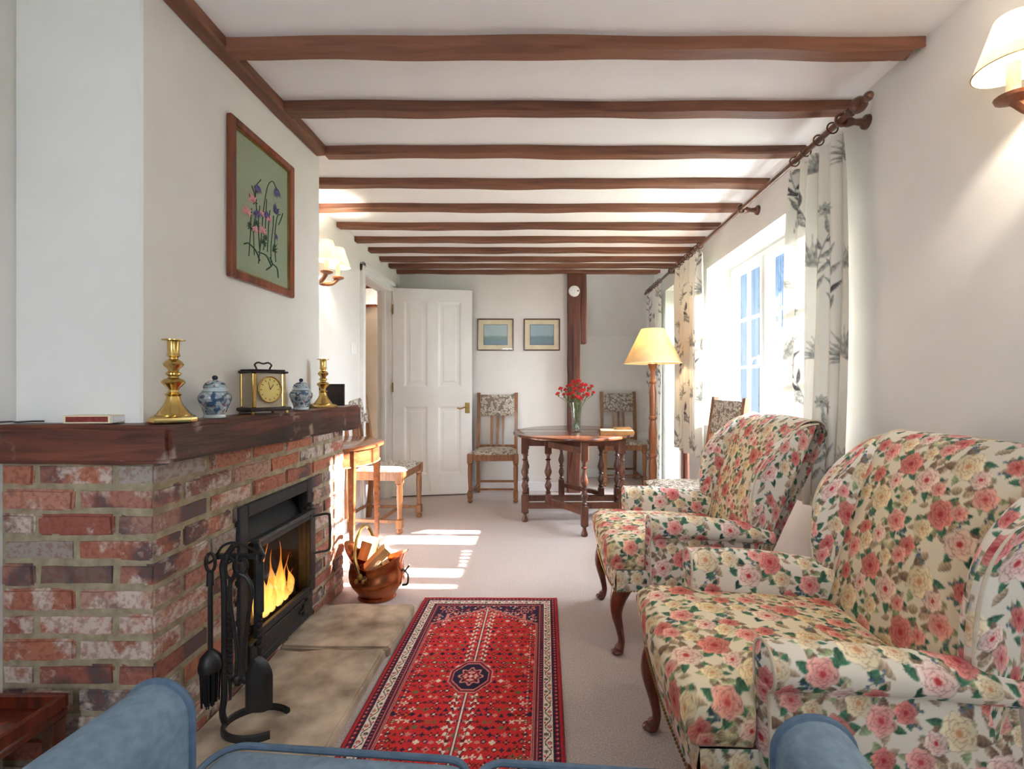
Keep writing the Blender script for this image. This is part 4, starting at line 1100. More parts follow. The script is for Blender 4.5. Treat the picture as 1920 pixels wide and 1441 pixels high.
def grid_mesh(name, patches, smooth=True):
    """patches: list of (P[ny,nx,3], colours[ny,nx,3] sRGB or None)"""
    V = []; F = []; CC = []; k = 0
    for P, col in patches:
        ny, nx = P.shape[:2]
        V.append(P.reshape(-1, 3)); 
        idx = np.arange(ny * nx).reshape(ny, nx) + k
        F.append(np.stack([idx[:-1, :-1], idx[:-1, 1:], idx[1:, 1:], idx[1:, :-1]], -1).reshape(-1, 4)); k += ny * nx
        CC.append(np.concatenate([srgb2lin(np.clip(col.reshape(-1, 3), 0, 1)), np.ones((ny * nx, 1))], 1))
    V = np.concatenate(V).astype(np.float32); F = np.concatenate(F).astype(np.int32); CC = np.concatenate(CC).astype(np.float32)
    me = bpy.data.meshes.new(name)
    me.vertices.add(len(V)); me.vertices.foreach_set('co', V.ravel())
    me.loops.add(F.size); me.loops.foreach_set('vertex_index', F.ravel())
    me.polygons.add(len(F)); me.polygons.foreach_set('loop_start', np.arange(0, F.size, 4, dtype=np.int32))
    me.update(calc_edges=True)
    at = me.color_attributes.new('print', 'FLOAT_COLOR', 'POINT'); at.data.foreach_set('color', CC.ravel())
    if smooth: me.shade_smooth()
    me.validate()
    return me

def arcuv(P):
    """metric u, v along the grid, zero at its middle"""
    ny, nx = P.shape[:2]
    du = np.linalg.norm(np.diff(P, axis=1), axis=2); U = np.concatenate([np.zeros((ny, 1)), np.cumsum(du, 1)], 1); U = U - U[:, nx // 2: nx // 2 + 1]
    dv = np.linalg.norm(np.diff(P, axis=0), axis=2); Vv = np.concatenate([np.zeros((1, nx)), np.cumsum(dv, 0)], 0); Vv = Vv - Vv[ny // 2: ny // 2 + 1]
    return U, Vv
def clus(n):
    """-1..1, denser at the ends"""
    t = np.linspace(-1, 1, n); return np.sin(t * PI / 2) * 0.45 + t * 0.55
CREAM = np.array((1.0, 0.955, 0.86)); PLAIN = np.array((1.0, 0.985, 0.96))
def pr(P, off=(0, 0), tint=PLAIN, rot=False, uv=None):
    U, V_ = arcuv(P) if uv is None else uv
    if rot: U, V_ = V_, U
    c = CH_T.sample(U + off[0], V_ + off[1])
    return (P, c * tint)
RES = 0.0034
def nn(L): return max(6, int(L / RES))

# ================================================================== wing armchair: x = back from the seat front, y = across, z = up
def wing_chair_parts(t):
    parts = []
    def add(name, patches, mat='floral'):
        o = link_mesh(name, grid_mesh(name, patches), M[mat], t); return o
    # --- seat cushion: a sheet wrapped over a soft block
    def wrap(sv, a_, r_):
        q = np.abs(sv); t_ = np.clip((q - a_) / r_, 0, PI / 2); rest = np.clip(q - a_ - r_ * PI / 2, 0, None)
        return np.sign(sv) * (np.minimum(q, a_) + r_ * np.sin(t_)), r_ * (1 - np.cos(t_)) + rest
    hx_, hy_, rr_, HH = 0.285, 0.262, 0.034, 0.108
    LX, LY = hx_ - rr_ + rr_ * PI / 2 + HH - rr_, hy_ - rr_ + rr_ * PI / 2 + HH - rr_
    n1, n2 = nn(2 * LX), nn(2 * LY)
    S1, S2 = np.meshgrid(np.linspace(-LX, LX, n1), np.linspace(-LY, LY, n2))
    cx, d1 = wrap(S1, hx_ - rr_, rr_); cy, d2 = wrap(S2, hy_ - rr_, rr_)
    nar = 0.045 * np.clip((cx + hx_ - 0.13) / 0.05, 0, 1); cy = cy * (1 - nar / hy_)
    u_, v_ = cx / hx_, cy / hy_
    zz = 0.448 + 0.020 * (1 - u_ ** 2) * (1 - v_ ** 2) - np.minimum(d1 + d2, HH) - 0.010 * u_
    belly = 0.010 * np.sin(PI * np.clip((d1 + d2) / HH, 0, 1))
    cx = cx + hx_ - 0.004 - 0.014 * (1 - v_ ** 2) * np.clip(-u_, 0, 1) + belly * np.sign(u_) * (np.abs(u_) > 0.97); cy = cy + belly * np.sign(v_) * (np.abs(v_) > 0.97)
    top = np.stack([cx, cy, zz], -1)
    cush = add('seat_cushion', [(top, CH_T.sample(S1 + 0.05, S2 + 0.02) * CREAM)])
    edge = []
    for s_ in np.linspace(-1, 1, 40): edge.append((0.004 - 0.014 * (1 - s_ * s_) + 0.02 * max(0, abs(s_) - .93) / .07 * .8, 0.256 * s_, 0.440 - 0.0 * s_))
    MB().tube(edge, 0.004, 6).build('piping', 'chintzpipe', cush)
    MB().tube([(x - 0.003, y * 1.005, z - 0.092) for x, y, z in edge], 0.004, 6).build('piping', 'chintzpipe', cush)
    # --- base rail
    base = []
    def panel(fn, nu, nv, off, tint=PLAIN, rot=False):
        u, v = np.meshgrid(np.linspace(0, 1, nu), np.linspace(0, 1, nv)); return pr(fn(u, v), off, tint, rot)
    base.append(panel(lambda u, v: np.stack([0.018 - 0.012 * (1 - (2 * u - 1) ** 2) - 0.006 * np.sin(PI * v), -0.268 + 0.536 * u, 0.262 + 0.085 * v], -1), nn(.54), nn(.085), (0.2, 0.1)))
    for s in (-1, 1):
        base.append(panel(lambda u, v: np.stack([0.018 + 0.15 * u, s * (0.268 + 0.004 * np.sin(PI * v) + 0 * u), 0.262 + 0.085 * v], -1), nn(.15), nn(.085), (0.0, 0.1)))
    base.append(panel(lambda u, v: np.stack([0.018 + 0.5 * v, -0.268 + 0.536 * u, 0.262 + 0 * u], -1), 12, 12, (0, 0)))
    base.append(panel(lambda u, v: np.stack([0.018 + 0.5 * v, -0.26 + 0.52 * u, 0.345 + 0 * u], -1), 12, 12, (0, 0)))
    rail = add('seat_rail', base)
    nl = MB()
    for k in range(46): nl.ball((0.012 - 0.012 * (1 - ((k / 22.5) - 1) ** 2), -0.266 + 0.532 * k / 45, 0.264), 0.004, 0.004, 0.004, 6, 4)
    for s in (-1, 1):
        for k in range(14): nl.ball((0.02 + 0.0115 * k, s * 0.268, 0.264), 0.004, 0.004, 0.004, 6, 4)
    nl.build('nail_trim', 'oldbrass', rail)
    # --- arms: cross-section (in y,z) swept from front to back
    def arm(s):
        m = nn(0.95); k = np.linspace(0, 1, m)
        # section: inner wall up, over the roll, down under the scroll, outer wall down
        sec = [(0.222, 0.345), (0.221, 0.42), (0.220, 0.49), (0.219, 0.515), (0.226, 0.543), (0.247, 0.560), (0.272, 0.563), (0.296, 0.551), (0.310, 0.529), (0.310, 0.505), (0.300, 0.485), (0.286, 0.475), (0.284, 0.455), (0.290, 0.40), (0.292, 0.32), (0.290, 0.262)]
        P = np.array([tuple(p) for p in smoothpath([(0, a, b) for a, b in sec], 8)])[:, 1:]
        d = np.concatenate([[0], np.cumsum(np.linalg.norm(np.diff(P, axis=0), axis=1))]); kk = np.linspace(0, d[-1], m)
        sy, sz = np.interp(kk, d, P[:, 0]), np.interp(kk, d, P[:, 1])
        nx_ = nn(0.47); xs = np.linspace(0, 1, nx_)
        G = np.zeros((m, nx_, 3))
        for i, u in enumerate(xs):
            drop = -0.045 * u ** 1.3
            top = np.clip((sz - 0.40) / 0.15, 0, 1)
            G[:, i, 0] = 0.150 + 0.48 * u + 0.0 * sy
            fl = 1 + 0.0 * u
            G[:, i, 1] = s * (sy + 0.010 * top * np.sin(PI * u) * 0.6)
            G[:, i, 2] = sz + drop * top + 0.010 * np.sin(PI * u) * top
        if s < 0: G = G[::-1]
        patches = [pr(G, (0.0 if s < 0 else 0.13, 0.07 if s < 0 else 0.2))]
        # front panel with scroll: fill between the section and its spine
        cpts = np.stack([np.full(m, 0.1495), s * sy, sz], -1)
        spine_y = np.where(sz > 0.475, 0.266, 0.256); spine_z = np.clip(sz, 0.262, 0.52)
        nf = 14; F = np.zeros((m, nf, 3))
        for j in range(nf):
            w_ = j / (nf - 1); bulge = -0.014 * math.sin(w_ * PI / 2)
            F[:, j, 0] = 0.1495 + bulge; F[:, j, 1] = s * (sy * (1 - w_) + spine_y * w_); F[:, j, 2] = sz * (1 - w_) + spine_z * w_
        u_, v_ = F[..., 1], F[..., 2]
        patches.append((F, CH_T.sample(u_ + 0.075 if s < 0 else u_ - 0.02, v_ + 0.105) * PLAIN))
        o = add('arm', patches)
        MB().tube([(0.148, s * a, b) for a, b in zip(sy[::6], sz[::6])], 0.0038, 6).build('piping', 'chintzpipe', o)
        return o
    for s in (-1, 1): arm(s)
    # --- wings: padded plates following an outline in x,z
    def wing(s):
        nu, nv = nn(0.34), nn(0.62)
        U, V_ = np.meshgrid((clus(nu) + 1) / 2, (clus(nv) + 1) / 2)
        zt = 0.93 - 0.085 * (1 - U) ** 2.4
        zb = 0.470 - 0.21 * np.clip((U - 0.30) / 0.7, 0, 1)
        xf = 0.546 + 0.036 * V_ - 0.02 * np.sin(PI * V_) + 0.085 * V_ ** 7
        z = zb + (zt - zb) * V_
        xb = 0.538 + 0.43 * (z - 0.27)
        x = xf + (xb - xf) * U
        th = 0.031 * np.clip(1 - np.abs(2 * U - 1) ** 6, 0, 1) ** 0.5 * np.clip(1 - np.abs(2 * V_ - 1) ** 8, 0, 1) ** 0.5
        lean = 0.028 * np.clip((z - 0.5) / 0.4, 0, 1) * (1 - U)
        yc = 0.262 + lean
        out = np.stack([x, s * (yc + th), z], -1); inn = np.stack([x, s * (yc - th), z], -1)
        po = pr(out if s > 0 else out[:, ::-1], (0.02, 0.0), PLAIN)
        pi_ = pr(inn[:, ::-1] if s > 0 else inn, (0.13, 0.09), PLAIN)
        o = add('wing', [po, pi_])
        # piping round the outer edge
        pts = []
        for v in np.linspace(0.06, 0.97, 26):
            j = int(v * (nv - 1)); pts.append((x[j, 1] + 0.004, s * (yc[j, 1] + 0.017), z[j, 1]))
        for u in np.linspace(0.08, 0.97, 20):
            i = int(u * (nu - 1)); pts.append((x[-2, i], s * (yc[-2, i] + 0.017), z[-2, i] - 0.001))
        MB().tube(pts, 0.0038, 6).build('piping', 'chintzpipe', o)
        return o
    for s in (-1, 1): wing(s)
    # --- back: inner face, crest roll, outer face
    nu = nn(0.5); prof = smoothpath([(0.535, 0, 0.36), (0.560, 0, 0.42), (0.585, 0, 0.50), (0.622, 0, 0.62), (0.672, 0, 0.76), (0.715, 0, 0.865), (0.748, 0, 0.913), (0.790, 0, 0.936), (0.838, 0, 0.933), (0.864, 0, 0.90), (0.848, 0, 0.84), (0.786, 0, 0.70), (0.690, 0, 0.48), (0.590, 0, 0.262)], 10)
    P = np.array([tuple(p) for p in prof]); d = np.concatenate([[0], np.cumsum(np.linalg.norm(np.diff(P, axis=0), axis=1))])
    nv = nn(d[-1]); kk = np.linspace(0, d[-1], nv); px_, pz_ = np.interp(kk, d, P[:, 0]), np.interp(kk, d, P[:, 2])
    u = np.linspace(-1, 1, nu); G = np.zeros((nv, nu, 3))
    inner = np.clip((0.45 * d[-1] - kk) / (0.12 * d[-1]), 0, 1)[:, None]
    bul = 0.022 * (1 - u ** 2)[None, :] * inner * np.clip(kk / 0.1, 0, 1)[:, None]
    hw = (0.236 + 0.028 * np.clip((pz_ - 0.5) / 0.42, 0, 1))[:, None]
    G[..., 0] = px_[:, None] - bul; G[..., 1] = hw * u[None, :]
    G[..., 2] = pz_[:, None] + 0.008 * (1 - u ** 2)[None, :] * np.clip((pz_ - 0.85) / 0.08, 0, 1)[:, None]
    tint = CREAM[None, None, :] * inner[..., None] + PLAIN[None, None, :] * (1 - inner[..., None])
    Uu, Vv = arcuv(G)
    bo = add('back', [(G, CH_T.sample(Uu + 0.2, Vv + 0.11) * tint)])
    for s in (-1, 1):
        MB().tube([(px_[i] - 0.002, s * (hw[i, 0] - 0.005), pz_[i] + 0.002) for i in range(nv // 14, int(nv * 0.52), 6)], 0.0036, 6).build('piping', 'chintzpipe', bo)
    # --- legs
    for s in (-1, 1):
        path = smoothpath([(0.050, s * 0.225, 0.268), (0.030, s * 0.240, 0.225), (0.022, s * 0.246, 0.17), (0.036, s * 0.240, 0.10), (0.044, s * 0.236, 0.05), (0.034, s * 0.240, 0.022), (0.022, s * 0.244, 0.010)], 5)
        rad = [0.040, 0.040, 0.039, 0.037, 0.035, 0.033, 0.031, 0.029, 0.027, 0.025, 0.023, 0.021, 0.0195, 0.018, 0.017, 0.016, 0.015, 0.0145, 0.014, 0.0138, 0.0138, 0.014, 0.015, 0.017, 0.019, 0.020, 0.020, 0.019, 0.017, 0.013, 0.010]
        MB().tube(path, rad[:len(path)], 12).ball((0.026, s * 0.243, 0.012), 0.026, 0.022, 0.012).build('leg', 'mahog', t)
        a_, b_ = 0.017, 0.012
        x0, y0 = 0.515, s * 0.20
        MB().add([(x0 + 0.045 - b_, y0 - b_, 0), (x0 + 0.045 + b_, y0 - b_, 0), (x0 + 0.045 + b_, y0 + b_, 0), (x0 + 0.045 - b_, y0 + b_, 0), (x0 - a_, y0 - a_, 0.268), (x0 + a_, y0 - a_, 0.268), (x0 + a_, y0 + a_, 0.268), (x0 - a_, y0 + a_, 0.268)],
                 [(0, 3, 2, 1), (4, 5, 6, 7), (0, 1, 5, 4), (1, 2, 6, 5), (2, 3, 7, 6), (3, 0, 4, 7)]).build('leg', 'mahog', t)
ac = thing('wing_armchair', 'rose-patterned wing armchair nearest the viewer, its back against the wall', 'armchair', (0.308, 1.195, 0), math.radians(-1.5), 'floral wing armchairs')
wing_chair_parts(ac)
ac2 = copy_tree(ac); ac2.location = (0.275, 2.085, 0); ac2.rotation_euler = (0, 0, math.radians(0.5))
ac2['label'] = 'rose-patterned wing armchair further off, standing under the window'

# ================================================================== rug
def rug_colours(nx, ny, Wd, L):
    x = (np.arange(nx) + .5) / nx * Wd - Wd / 2; y = (np.arange(ny) + .5) / ny * L - L / 2
    X_, Y_ = np.meshgrid(x, y); ax, ay = np.abs(X_), np.abs(Y_)
    red, dred, navy, ivory, pink, brown, green, orange = map(np.array, (C(200, 48, 50), C(146, 30, 40), C(46, 36, 60), C(222, 208, 190), C(206, 130, 122), C(84, 40, 40), C(104, 100, 66), C(206, 110, 60)))
    A = np.ones((ny, nx, 3)) * red
    R = random.Random(9)
    ed = np.minimum(Wd / 2 - ax, L / 2 - ay)            # distance in from the edge
    hw, hl = Wd / 2, L / 2
    def put(mask, c): A[mask] = c
    # scattered field motifs, mirrored left and right
    mot = []
    for j in range(41):
        for i in range(11):
            mot.append((0.012 + i * 0.0222 + (0.011 if j % 2 else 0) + R.uniform(-.003, .003), -hl + 0.06 + j * (L - 0.12) / 40 + R.uniform(-.004, .004), R.choice(['f', 'f', 'd', 't', 'x', 'b', 'f']), R.choice([navy, brown, brown, green, ivory, navy, navy, pink, brown]), R.choice([ivory, navy, pink, orange]), R.uniform(.0085, .0128)))
    for (mx, my, kd, c1, c2, r) in mot:
        dx, dy = ax - mx, Y_ - my
        q = np.hypot(dx, dy); th = np.arctan2(dy, dx)
        if kd == 'f': put(q < r * (0.75 + 0.35 * np.cos(4 * th)), c1); put(q < r * 0.32, c2)
        elif kd == 'd': put(np.abs(dx) + np.abs(dy) < r, c1); put(np.abs(dx) + np.abs(dy) < r * 0.5, c2)
        elif kd == 't': put((dy > -r * .8) & (dy < r * .8) & (np.abs(dx) < (r * .8 - dy) * 0.5), c1)
        elif kd == 'x': put((np.abs(np.abs(dx) - np.abs(dy)) < r * .28) & (q < r), c1)
        else: put((np.abs(dx) < r * .85) & (np.abs(dy) < r * .4), c1); put((np.abs(dx) < r * .3) & (np.abs(dy) < r * .8), c1)
    # stem up the middle with its paired side branches
    put((ax < 0.0045) & (ay > 0.07), navy); put((ax < 0.0016) & (ay > 0.075), ivory)
    put((np.abs(ax - 0.030) < 0.0016) & (ay > 0.08) & (ay < hl - .11), brown)
    st = ((ay / 0.030) % 1.0)
    put((np.abs(ax - 0.030 - 0.006 * np.sign(0.5 - st)) < 0.007 * (1 - np.abs(2 * st - 1))) & (ay > 0.09) & (ay < hl - .14), ivory)
    put((np.hypot(ax - 0.015, (st - .5) * 0.03) < 0.0052) & (ay > 0.09), pink)
    put((np.hypot(ax - 0.015, (st - .5) * 0.03) < 0.0024) & (ay > 0.09), navy)
    # hexagon field edge, navy corners
    fx = hw - 0.098; fy = hl - 0.085
    dhex = np.maximum(ax - fx, (ay - (fy - 0.17 * 1.0) - (fx - ax) * 0.62) * 0.85)
    corner = dhex > 0
    A[corner] = navy
    for (mx, my, kd, c1, c2, r) in mot[:0]: pass
    for k in range(900):
        mx, my = R.uniform(0, fx), R.uniform(hl - 0.30, hl - 0.07); c1 = R.choice([pink, pink, red, ivory, orange, dred]); r = R.uniform(.004, .0065)
        q = np.hypot(ax - mx, ay - my); m = corner & (q < r * (0.8 + .3 * np.cos(4 * np.arctan2(ay - my, ax - mx)))); 
        if k % 3 == 0: A[m] = c1
    q = np.maximum(np.abs(ax - fx + 0.055), np.abs(ay - hl + 0.125)); q2 = np.hypot(ax - fx + 0.055, ay - hl + 0.125); t2 = np.arctan2(ay - hl + 0.125, ax - fx + 0.055)
    A[(q2 < 0.034) & corner] = navy
    A[(np.abs(q2 - 0.024 - 0.006 * np.cos(6 * t2)) < 0.0034) & corner] = pink; A[(q2 < 0.010) & corner] = pink; A[(q2 < 0.005) & corner] = dred
    A[(np.abs(ax - fx + 0.055) < 0.006) & (np.abs(ay - hl + 0.19) < 0.026) & corner] = pink
    zig = 0.004 * (np.floor((ax + ay) / 0.007) % 2)
    A[(dhex > -0.002) & (dhex < 0.006 + zig)] = pink; A[(dhex > 0.0015) & (dhex < 0.004)] = brown
    bd = (dhex < -0.014) & (dhex > -0.024)
    ph = np.where(ax > fx - 0.03, ay, ax) / 0.0165 % 1.0
    A[bd & (np.abs(ph - .5) < 0.30)] = brown; A[bd & (np.abs(ph - .5) < 0.20) & (dhex < -0.0162) & (dhex > -0.0218)] = ivory; A[bd & (np.abs(ph - .5) < .07)] = red
    # medallion
    oct_ = np.maximum(np.maximum(ax, ay * 0.86), (ax + ay * 0.86) * 0.74)
    for r, c in ((0.079, pink), (0.075, navy), (0.071, dred), (0.066, pink), (0.062, navy)): A[oct_ < r] = c
    mq = np.hypot(X_, Y_ * 0.9); mt = np.arctan2(Y_ * .9, X_)
    A[np.abs(mq - 0.037 - 0.007 * np.cos(8 * mt)) < 0.0042] = pink; A[mq < 0.031] = dred
    A[(np.abs(mq - 0.020) < 0.004) & (np.abs(np.cos(2 * mt)) > 0.35)] = ivory; A[(np.abs(mq - 0.020) < 0.0016) & (np.abs(np.cos(2 * mt)) > 0.35)] = pink
    A[(np.minimum(ax, ay) < 0.0035) & (mq < 0.031)] = pink; A[mq < 0.006] = ivory
    # borders from the inside out
    along = np.where(hw - ax < hl - ay, Y_, X_)
    def band(a, b): return (ed > a) & (ed <= b)
    A[band(0.078, 0.090)] = navy; A[band(0.080, 0.083)] = pink; A[band(0.086, 0.0885)] = dred
    m = band(0.064, 0.078); A[m] = dred; p = (along / 0.014) % 1.0
    A[m & (np.abs(ed - 0.071) < 0.0055 * (1 - np.abs(2 * p - 1)) + .0005)] = navy; A[m & (np.hypot((p - 0) * .014, ed - .071) < .0025)] = pink
    m = band(0.032, 0.064); A[m] = ivory
    w_ = 0.048 + 0.0085 * np.sin(along * 2 * PI / 0.066)
    A[m & (np.abs(ed - w_) < 0.0022)] = navy
    for o_, cc in ((0.25, dred), (0.75, navy)):
        pp = ((along / 0.066 - o_ + .5) % 1.0 - .5) * 0.066; cen = 0.048 - 0.0055 * np.sin(2 * PI * o_) 
        q = np.hypot(pp, ed - cen); A[m & (q < 0.0082 * (0.8 + .2 * np.cos(6 * np.arctan2(ed - cen, pp))))] = cc; A[m & (q < 0.0035)] = pink if o_ < .5 else green
        pp2 = ((along / 0.066 - o_ - .25 + .5) % 1.0 - .5) * 0.066
        A[m & (np.hypot(pp2 * .7, ed - 0.058 + 0.02 * (o_ > .5)) < 0.0032)] = red
    A[band(0.030, 0.033)] = navy; A[band(0.063, 0.0655)] = navy
    m = band(0.010, 0.030); A[m] = navy; p = (along / 0.018) % 1.0
    A[m & (np.abs(ed - 0.020) < 0.0075 * (1 - np.abs(2 * p - 1)))] = dred; A[m & (np.abs(ed - .020) < .0028) & (np.abs(p - .5) < .16)] = pink
    A[ed <= 0.010] = red * 0.9; A[ed <= 0.004] = dred
    rs = np.random.default_rng(2); A *= (0.90 + 0.2 * rs.random((ny, nx, 1)))
    return np.clip(A, 0, 1)
RW, RL = 0.66, 1.25
rnx, rny = 240, 450
rc = rug_colours(rnx, rny, RW, RL)
gx, gy = np.meshgrid(np.linspace(-RW / 2, RW / 2, rnx), np.linspace(-RL / 2, RL / 2, rny))
gz = 0.009 + 0.0006 * np.sin(gx * 31) * np.sin(gy * 17)
rg = thing('rug', 'red and navy hand-knotted rug lying on the carpet before the hearth', 'rug', (-0.262, 1.69, 0.0), math.radians(-0.4))
link_mesh('pile', grid_mesh('pile', [(np.stack([gx, gy, gz], -1), rc)]), M['rug'], rg)
M['rugedge'] = m_noise('rug_binding', rgb(120, 24, 34), rgb(150, 36, 44), 90, rough=0.95)
for xe in (-RW / 2, RW / 2): MB().tube([(xe, -RL / 2 + RL * k / 20, 0.0055) for k in range(21)], 0.0045, 8).build('edge_binding', 'rugedge', rg)
fg = MB()
for k in range(150):
    x = -RW / 2 + RW * (k + .5) / 150
    for s in (-1, 1):
        fg.add([(x - 0.0012, s * RL / 2, 0.008), (x + 0.0012, s * RL / 2, 0.008), (x + 0.001 + random.uniform(-.002, .002), s * (RL / 2 + 0.010), 0.002), (x - 0.001 + random.uniform(-.002, .002), s * (RL / 2 + 0.010), 0.002)], [(0, 1, 2, 3)])
fo = fg.build('fringe', 'cream', rg, 0); fo['kind'] = 'stuff'

# ================================================================== curtains
def leaf_cloth():
    T = Tile(0.62, 0.80, 0.0026, C(224, 219, 208)); R = random.Random(8)
    pale, mid, dark, line = C(178, 176, 168), C(152, 150, 146), C(86, 82, 84), C(112, 108, 108)
    for (cx, cy, a0, L, n) in ((0.16, 0.20, 1.9, 0.15, 13), (0.46, 0.60, 1.2, 0.15, 13), (0.50, 0.16, 2.6, 0.10, 9), (0.12, 0.62, .8, 0.10, 9)):
        for k in range(n):
            a = a0 + (k - n / 2) * 0.22
            T.leaf(cx, cy, a, L * R.uniform(.8, 1.05), 0.0085, R.choice([pale, pale, mid]), .1, R.uniform(-.1, .1))
    for (cx, cy) in ((0.30, 0.44), (0.58, 0.40), (0.02, 0.42), (0.33, 0.03), (0.24, 0.72)):
        for k in range(8):
            a = 6.28 * k / 8; T.leaf(cx, cy, a, 0.036, 0.0095, R.choice([pale, mid]), .1)
        T.dot(cx, cy, .006, line)
    for (x, y, a) in ((0.06, 0.02, 1.35), (0.40, 0.40, 1.7), (0.24, 0.30, 1.25), (0.56, 0.72, 1.6)):
        px, py = x, y
        for k in range(9):
            a += R.uniform(-.14, .14); qx, qy = px + .034 * math.cos(a), py + .034 * math.sin(a)
            T.stem((px, py), (qx, qy), .0017, line); px, py = qx, qy
            sd = 1 if k % 2 else -1
            if k > 0: T.leaf(px, py, a + sd * R.uniform(.6, 1.1), R.uniform(.065, .105), R.uniform(.009, .0135), R.choice([dark, dark, mid, C(128, 124, 124)]), .15, sd * -.15)
    return T
CU_T = leaf_cloth()
def curtain(name, label, y0, y1, z0, z1, X0, folds, amp, seed, res, belly=0.0, xs=0.0):
    R = random.Random(seed); t = thing(name, label, 'curtain', (0, 0, 0), 0, 'leaf-patterned curtains on the pole')
    nu = int((y1 - y0) * 2.3 / res); nv = int((z1 - z0) / res)
    u, v = np.meshgrid(np.linspace(0, 1, nu), np.linspace(0, 1, nv))     # v=0 bottom
    ph = [R.uniform(0, 6.28) for _ in range(4)]
    s = u * folds * 2 * PI
    am = amp * (0.65 + 0.35 * np.sin(2.3 * u * 6.28 + ph[0])) * (1 - 0.35 * np.clip((v - 0.9) / 0.1, 0, 1))
    x = X0 + am * np.sin(s + ph[1] + 0.5 * np.sin(3 * v + ph[2])) + 0.25 * am * np.sin(2 * s + ph[3]) + xs * (1 - v)
    y = y0 + (y1 - y0) * u + 0.35 * am * np.cos(s + ph[1]) + belly * np.sin(PI * np.clip(1 - v, 0, 1)) * (u - 0.5) * 2
    z = z0 + (z1 - z0) * v + 0.006 * np.sin(s * 0.5 + ph[0]) * (1 - v)
    P = np.stack([x, y, z], -1); U, V_ = arcuv(P)
    link_mesh('cloth', grid_mesh('cloth', [(P, CU_T.sample(U + seed * 0.13, z + seed * .21))]), M['curtain'], t)
    # heading tape and rings
    ht = MB()
    ringsn = max(3, int((y1 - y0) / 0.075))
    for k in range(ringsn):
        yy = y0 + (y1 - y0) * (k + 0.5) / ringsn
        MB().tube([(1.17 + 0.022 * math.cos(6.283 * q / 14), yy, 2.115 + 0.022 * math.sin(6.283 * q / 14)) for q in range(14)], 0.0035, 6, closed=True).build('ring', 'darkoak', t)
    return t
curtain('curtain', 'nearest leaf-patterned curtain, hanging beside the armchair by the plain wall', 1.80, 2.17, 0.56, 2.085, 1.185, 5, 0.030, 1, 0.0042, 0.03, -0.02)
curtain('curtain', 'sunlit leaf-patterned curtain hanging between the window and the garden door', 3.36, 3.98, 0.54, 2.085, 1.175, 7, 0.028, 2, 0.006)
curtain('curtain', 'longest leaf-patterned curtain reaching the floor behind the floor lamp', 4.52, 5.12, 0.015, 2.085, 1.175, 7, 0.026, 3, 0.007)
cp = thing('curtain_pole', 'long dark wooden curtain pole with turned finial above the window', 'curtain pole', (1.17, 0, 2.115))
MB().tube([(0, 1.74, 0), (0, 5.2, 0)], 0.0125, 14).build('pole', 'darkoak', cp)
fin = MB().lathe([(0.013, 0.0), (0.019, 0.004), (0.019, 0.010), (0.012, 0.016), (0.017, 0.024), (0.026, 0.036), (0.029, 0.052), (0.026, 0.066), (0.017, 0.078), (0.012, 0.086), (0.016, 0.094), (0.017, 0.104), (0.012, 0.114), (0.003, 0.118)], 18)
fin.xf(Matrix.Translation((0, 1.745, 0)) @ Matrix.Rotation(PI / 2, 4, 'X')).build('finial', 'darkoak', cp)
for yb_ in (1.79, 2.69, 4.15):
    br = MB().lathe([(0.028, 0.0), (0.026, 0.012), (0.014, 0.022), (0.011, 0.05), (0.016, 0.062), (0.019, 0.075), (0.017, 0.088)], 14)
    br.xf(Matrix.Translation((0.0995, yb_, -0.008)) @ Matrix.Rotation(-PI / 2, 4, 'Y'))
    br.tube([(0.023 * math.cos(6.283 * q / 16), yb_, 0.023 * math.sin(6.283 * q / 16)) for q in range(16)], 0.006, 6, closed=True)
    br.build('bracket', 'darkoak', cp)

# ================================================================== blue sofa the photograph is taken over
sf = thing('sofa', 'pale blue two-seat sofa with piped edges in front of the viewer', 'sofa', (-0.17, 0.0, 0), math.radians(-4.6))
# local: x across, y towards the fire (front edge at 0.74)
def pillowbox(x0, x1, y0, y1, z0, z1, r=0.05, seg=4):
    return MB().box(x0, x1, y0, y1, z0, z1, r, seg)
def soft_arm(x0, x1, y0, y1, ztop):
    w_ = (x1 - x0) / 2; cx = (x0 + x1) / 2
    pts = [(x1, 0.10)] + [(cx + w_ * math.cos(a), ztop - w_ * 0.95 + w_ * 0.95 * math.sin(a)) for a in [PI * k / 16 for k in range(17)]] + [(x0, 0.10)]
    mb = MB().prism(pts, 'y', y0, y1); return mb, pts
for (x0, x1, yf_, nm) in ((-0.565, -0.452, 0.705, 'arm'), (0.452, 0.565, 0.705, 'arm')):
    mb, pts = soft_arm(x0, x1, -0.12, yf_, 0.60)
    o = mb.build('arm', 'blue', sf, 40)
    MB().tube([(p[0], yf_, p[1]) for p in pts], 0.006, 8).build('piping', 'bluepipe', o)
for (x0, x1) in ((-0.447, -0.003), (0.003, 0.447)):
    cu = pillowbox(x0, x1, 0.02, 0.768, 0.33, 0.462, 0.035, 4).build('seat_cushion', 'blue', sf, 60)
    ring = []
    r = 0.045
    for (cx_, cy_, a0) in ((x1 - r, 0.768 - r, 0), (x0 + r, 0.768 - r, PI / 2), (x0 + r, 0.02 + r, PI), (x1 - r, 0.02 + r, 1.5 * PI)):
        for k in range(7):
            a = a0 + PI / 2 * k / 6; ring.append((cx_ + r * math.cos(a) * .95, cy_ + r * math.sin(a) * .95, 0.455))
    MB().tube(ring, 0.0055, 8, closed=True).build('piping', 'bluepipe', cu)
pillowbox(-0.45, 0.45, -0.10, 0.72, 0.10, 0.335, 0.02, 2).build('base', 'blue', sf)
pillowbox(-0.565, 0.565, -0.30, -0.10, 0.10, 0.84, 0.05, 4).build('backrest', 'blue', sf)
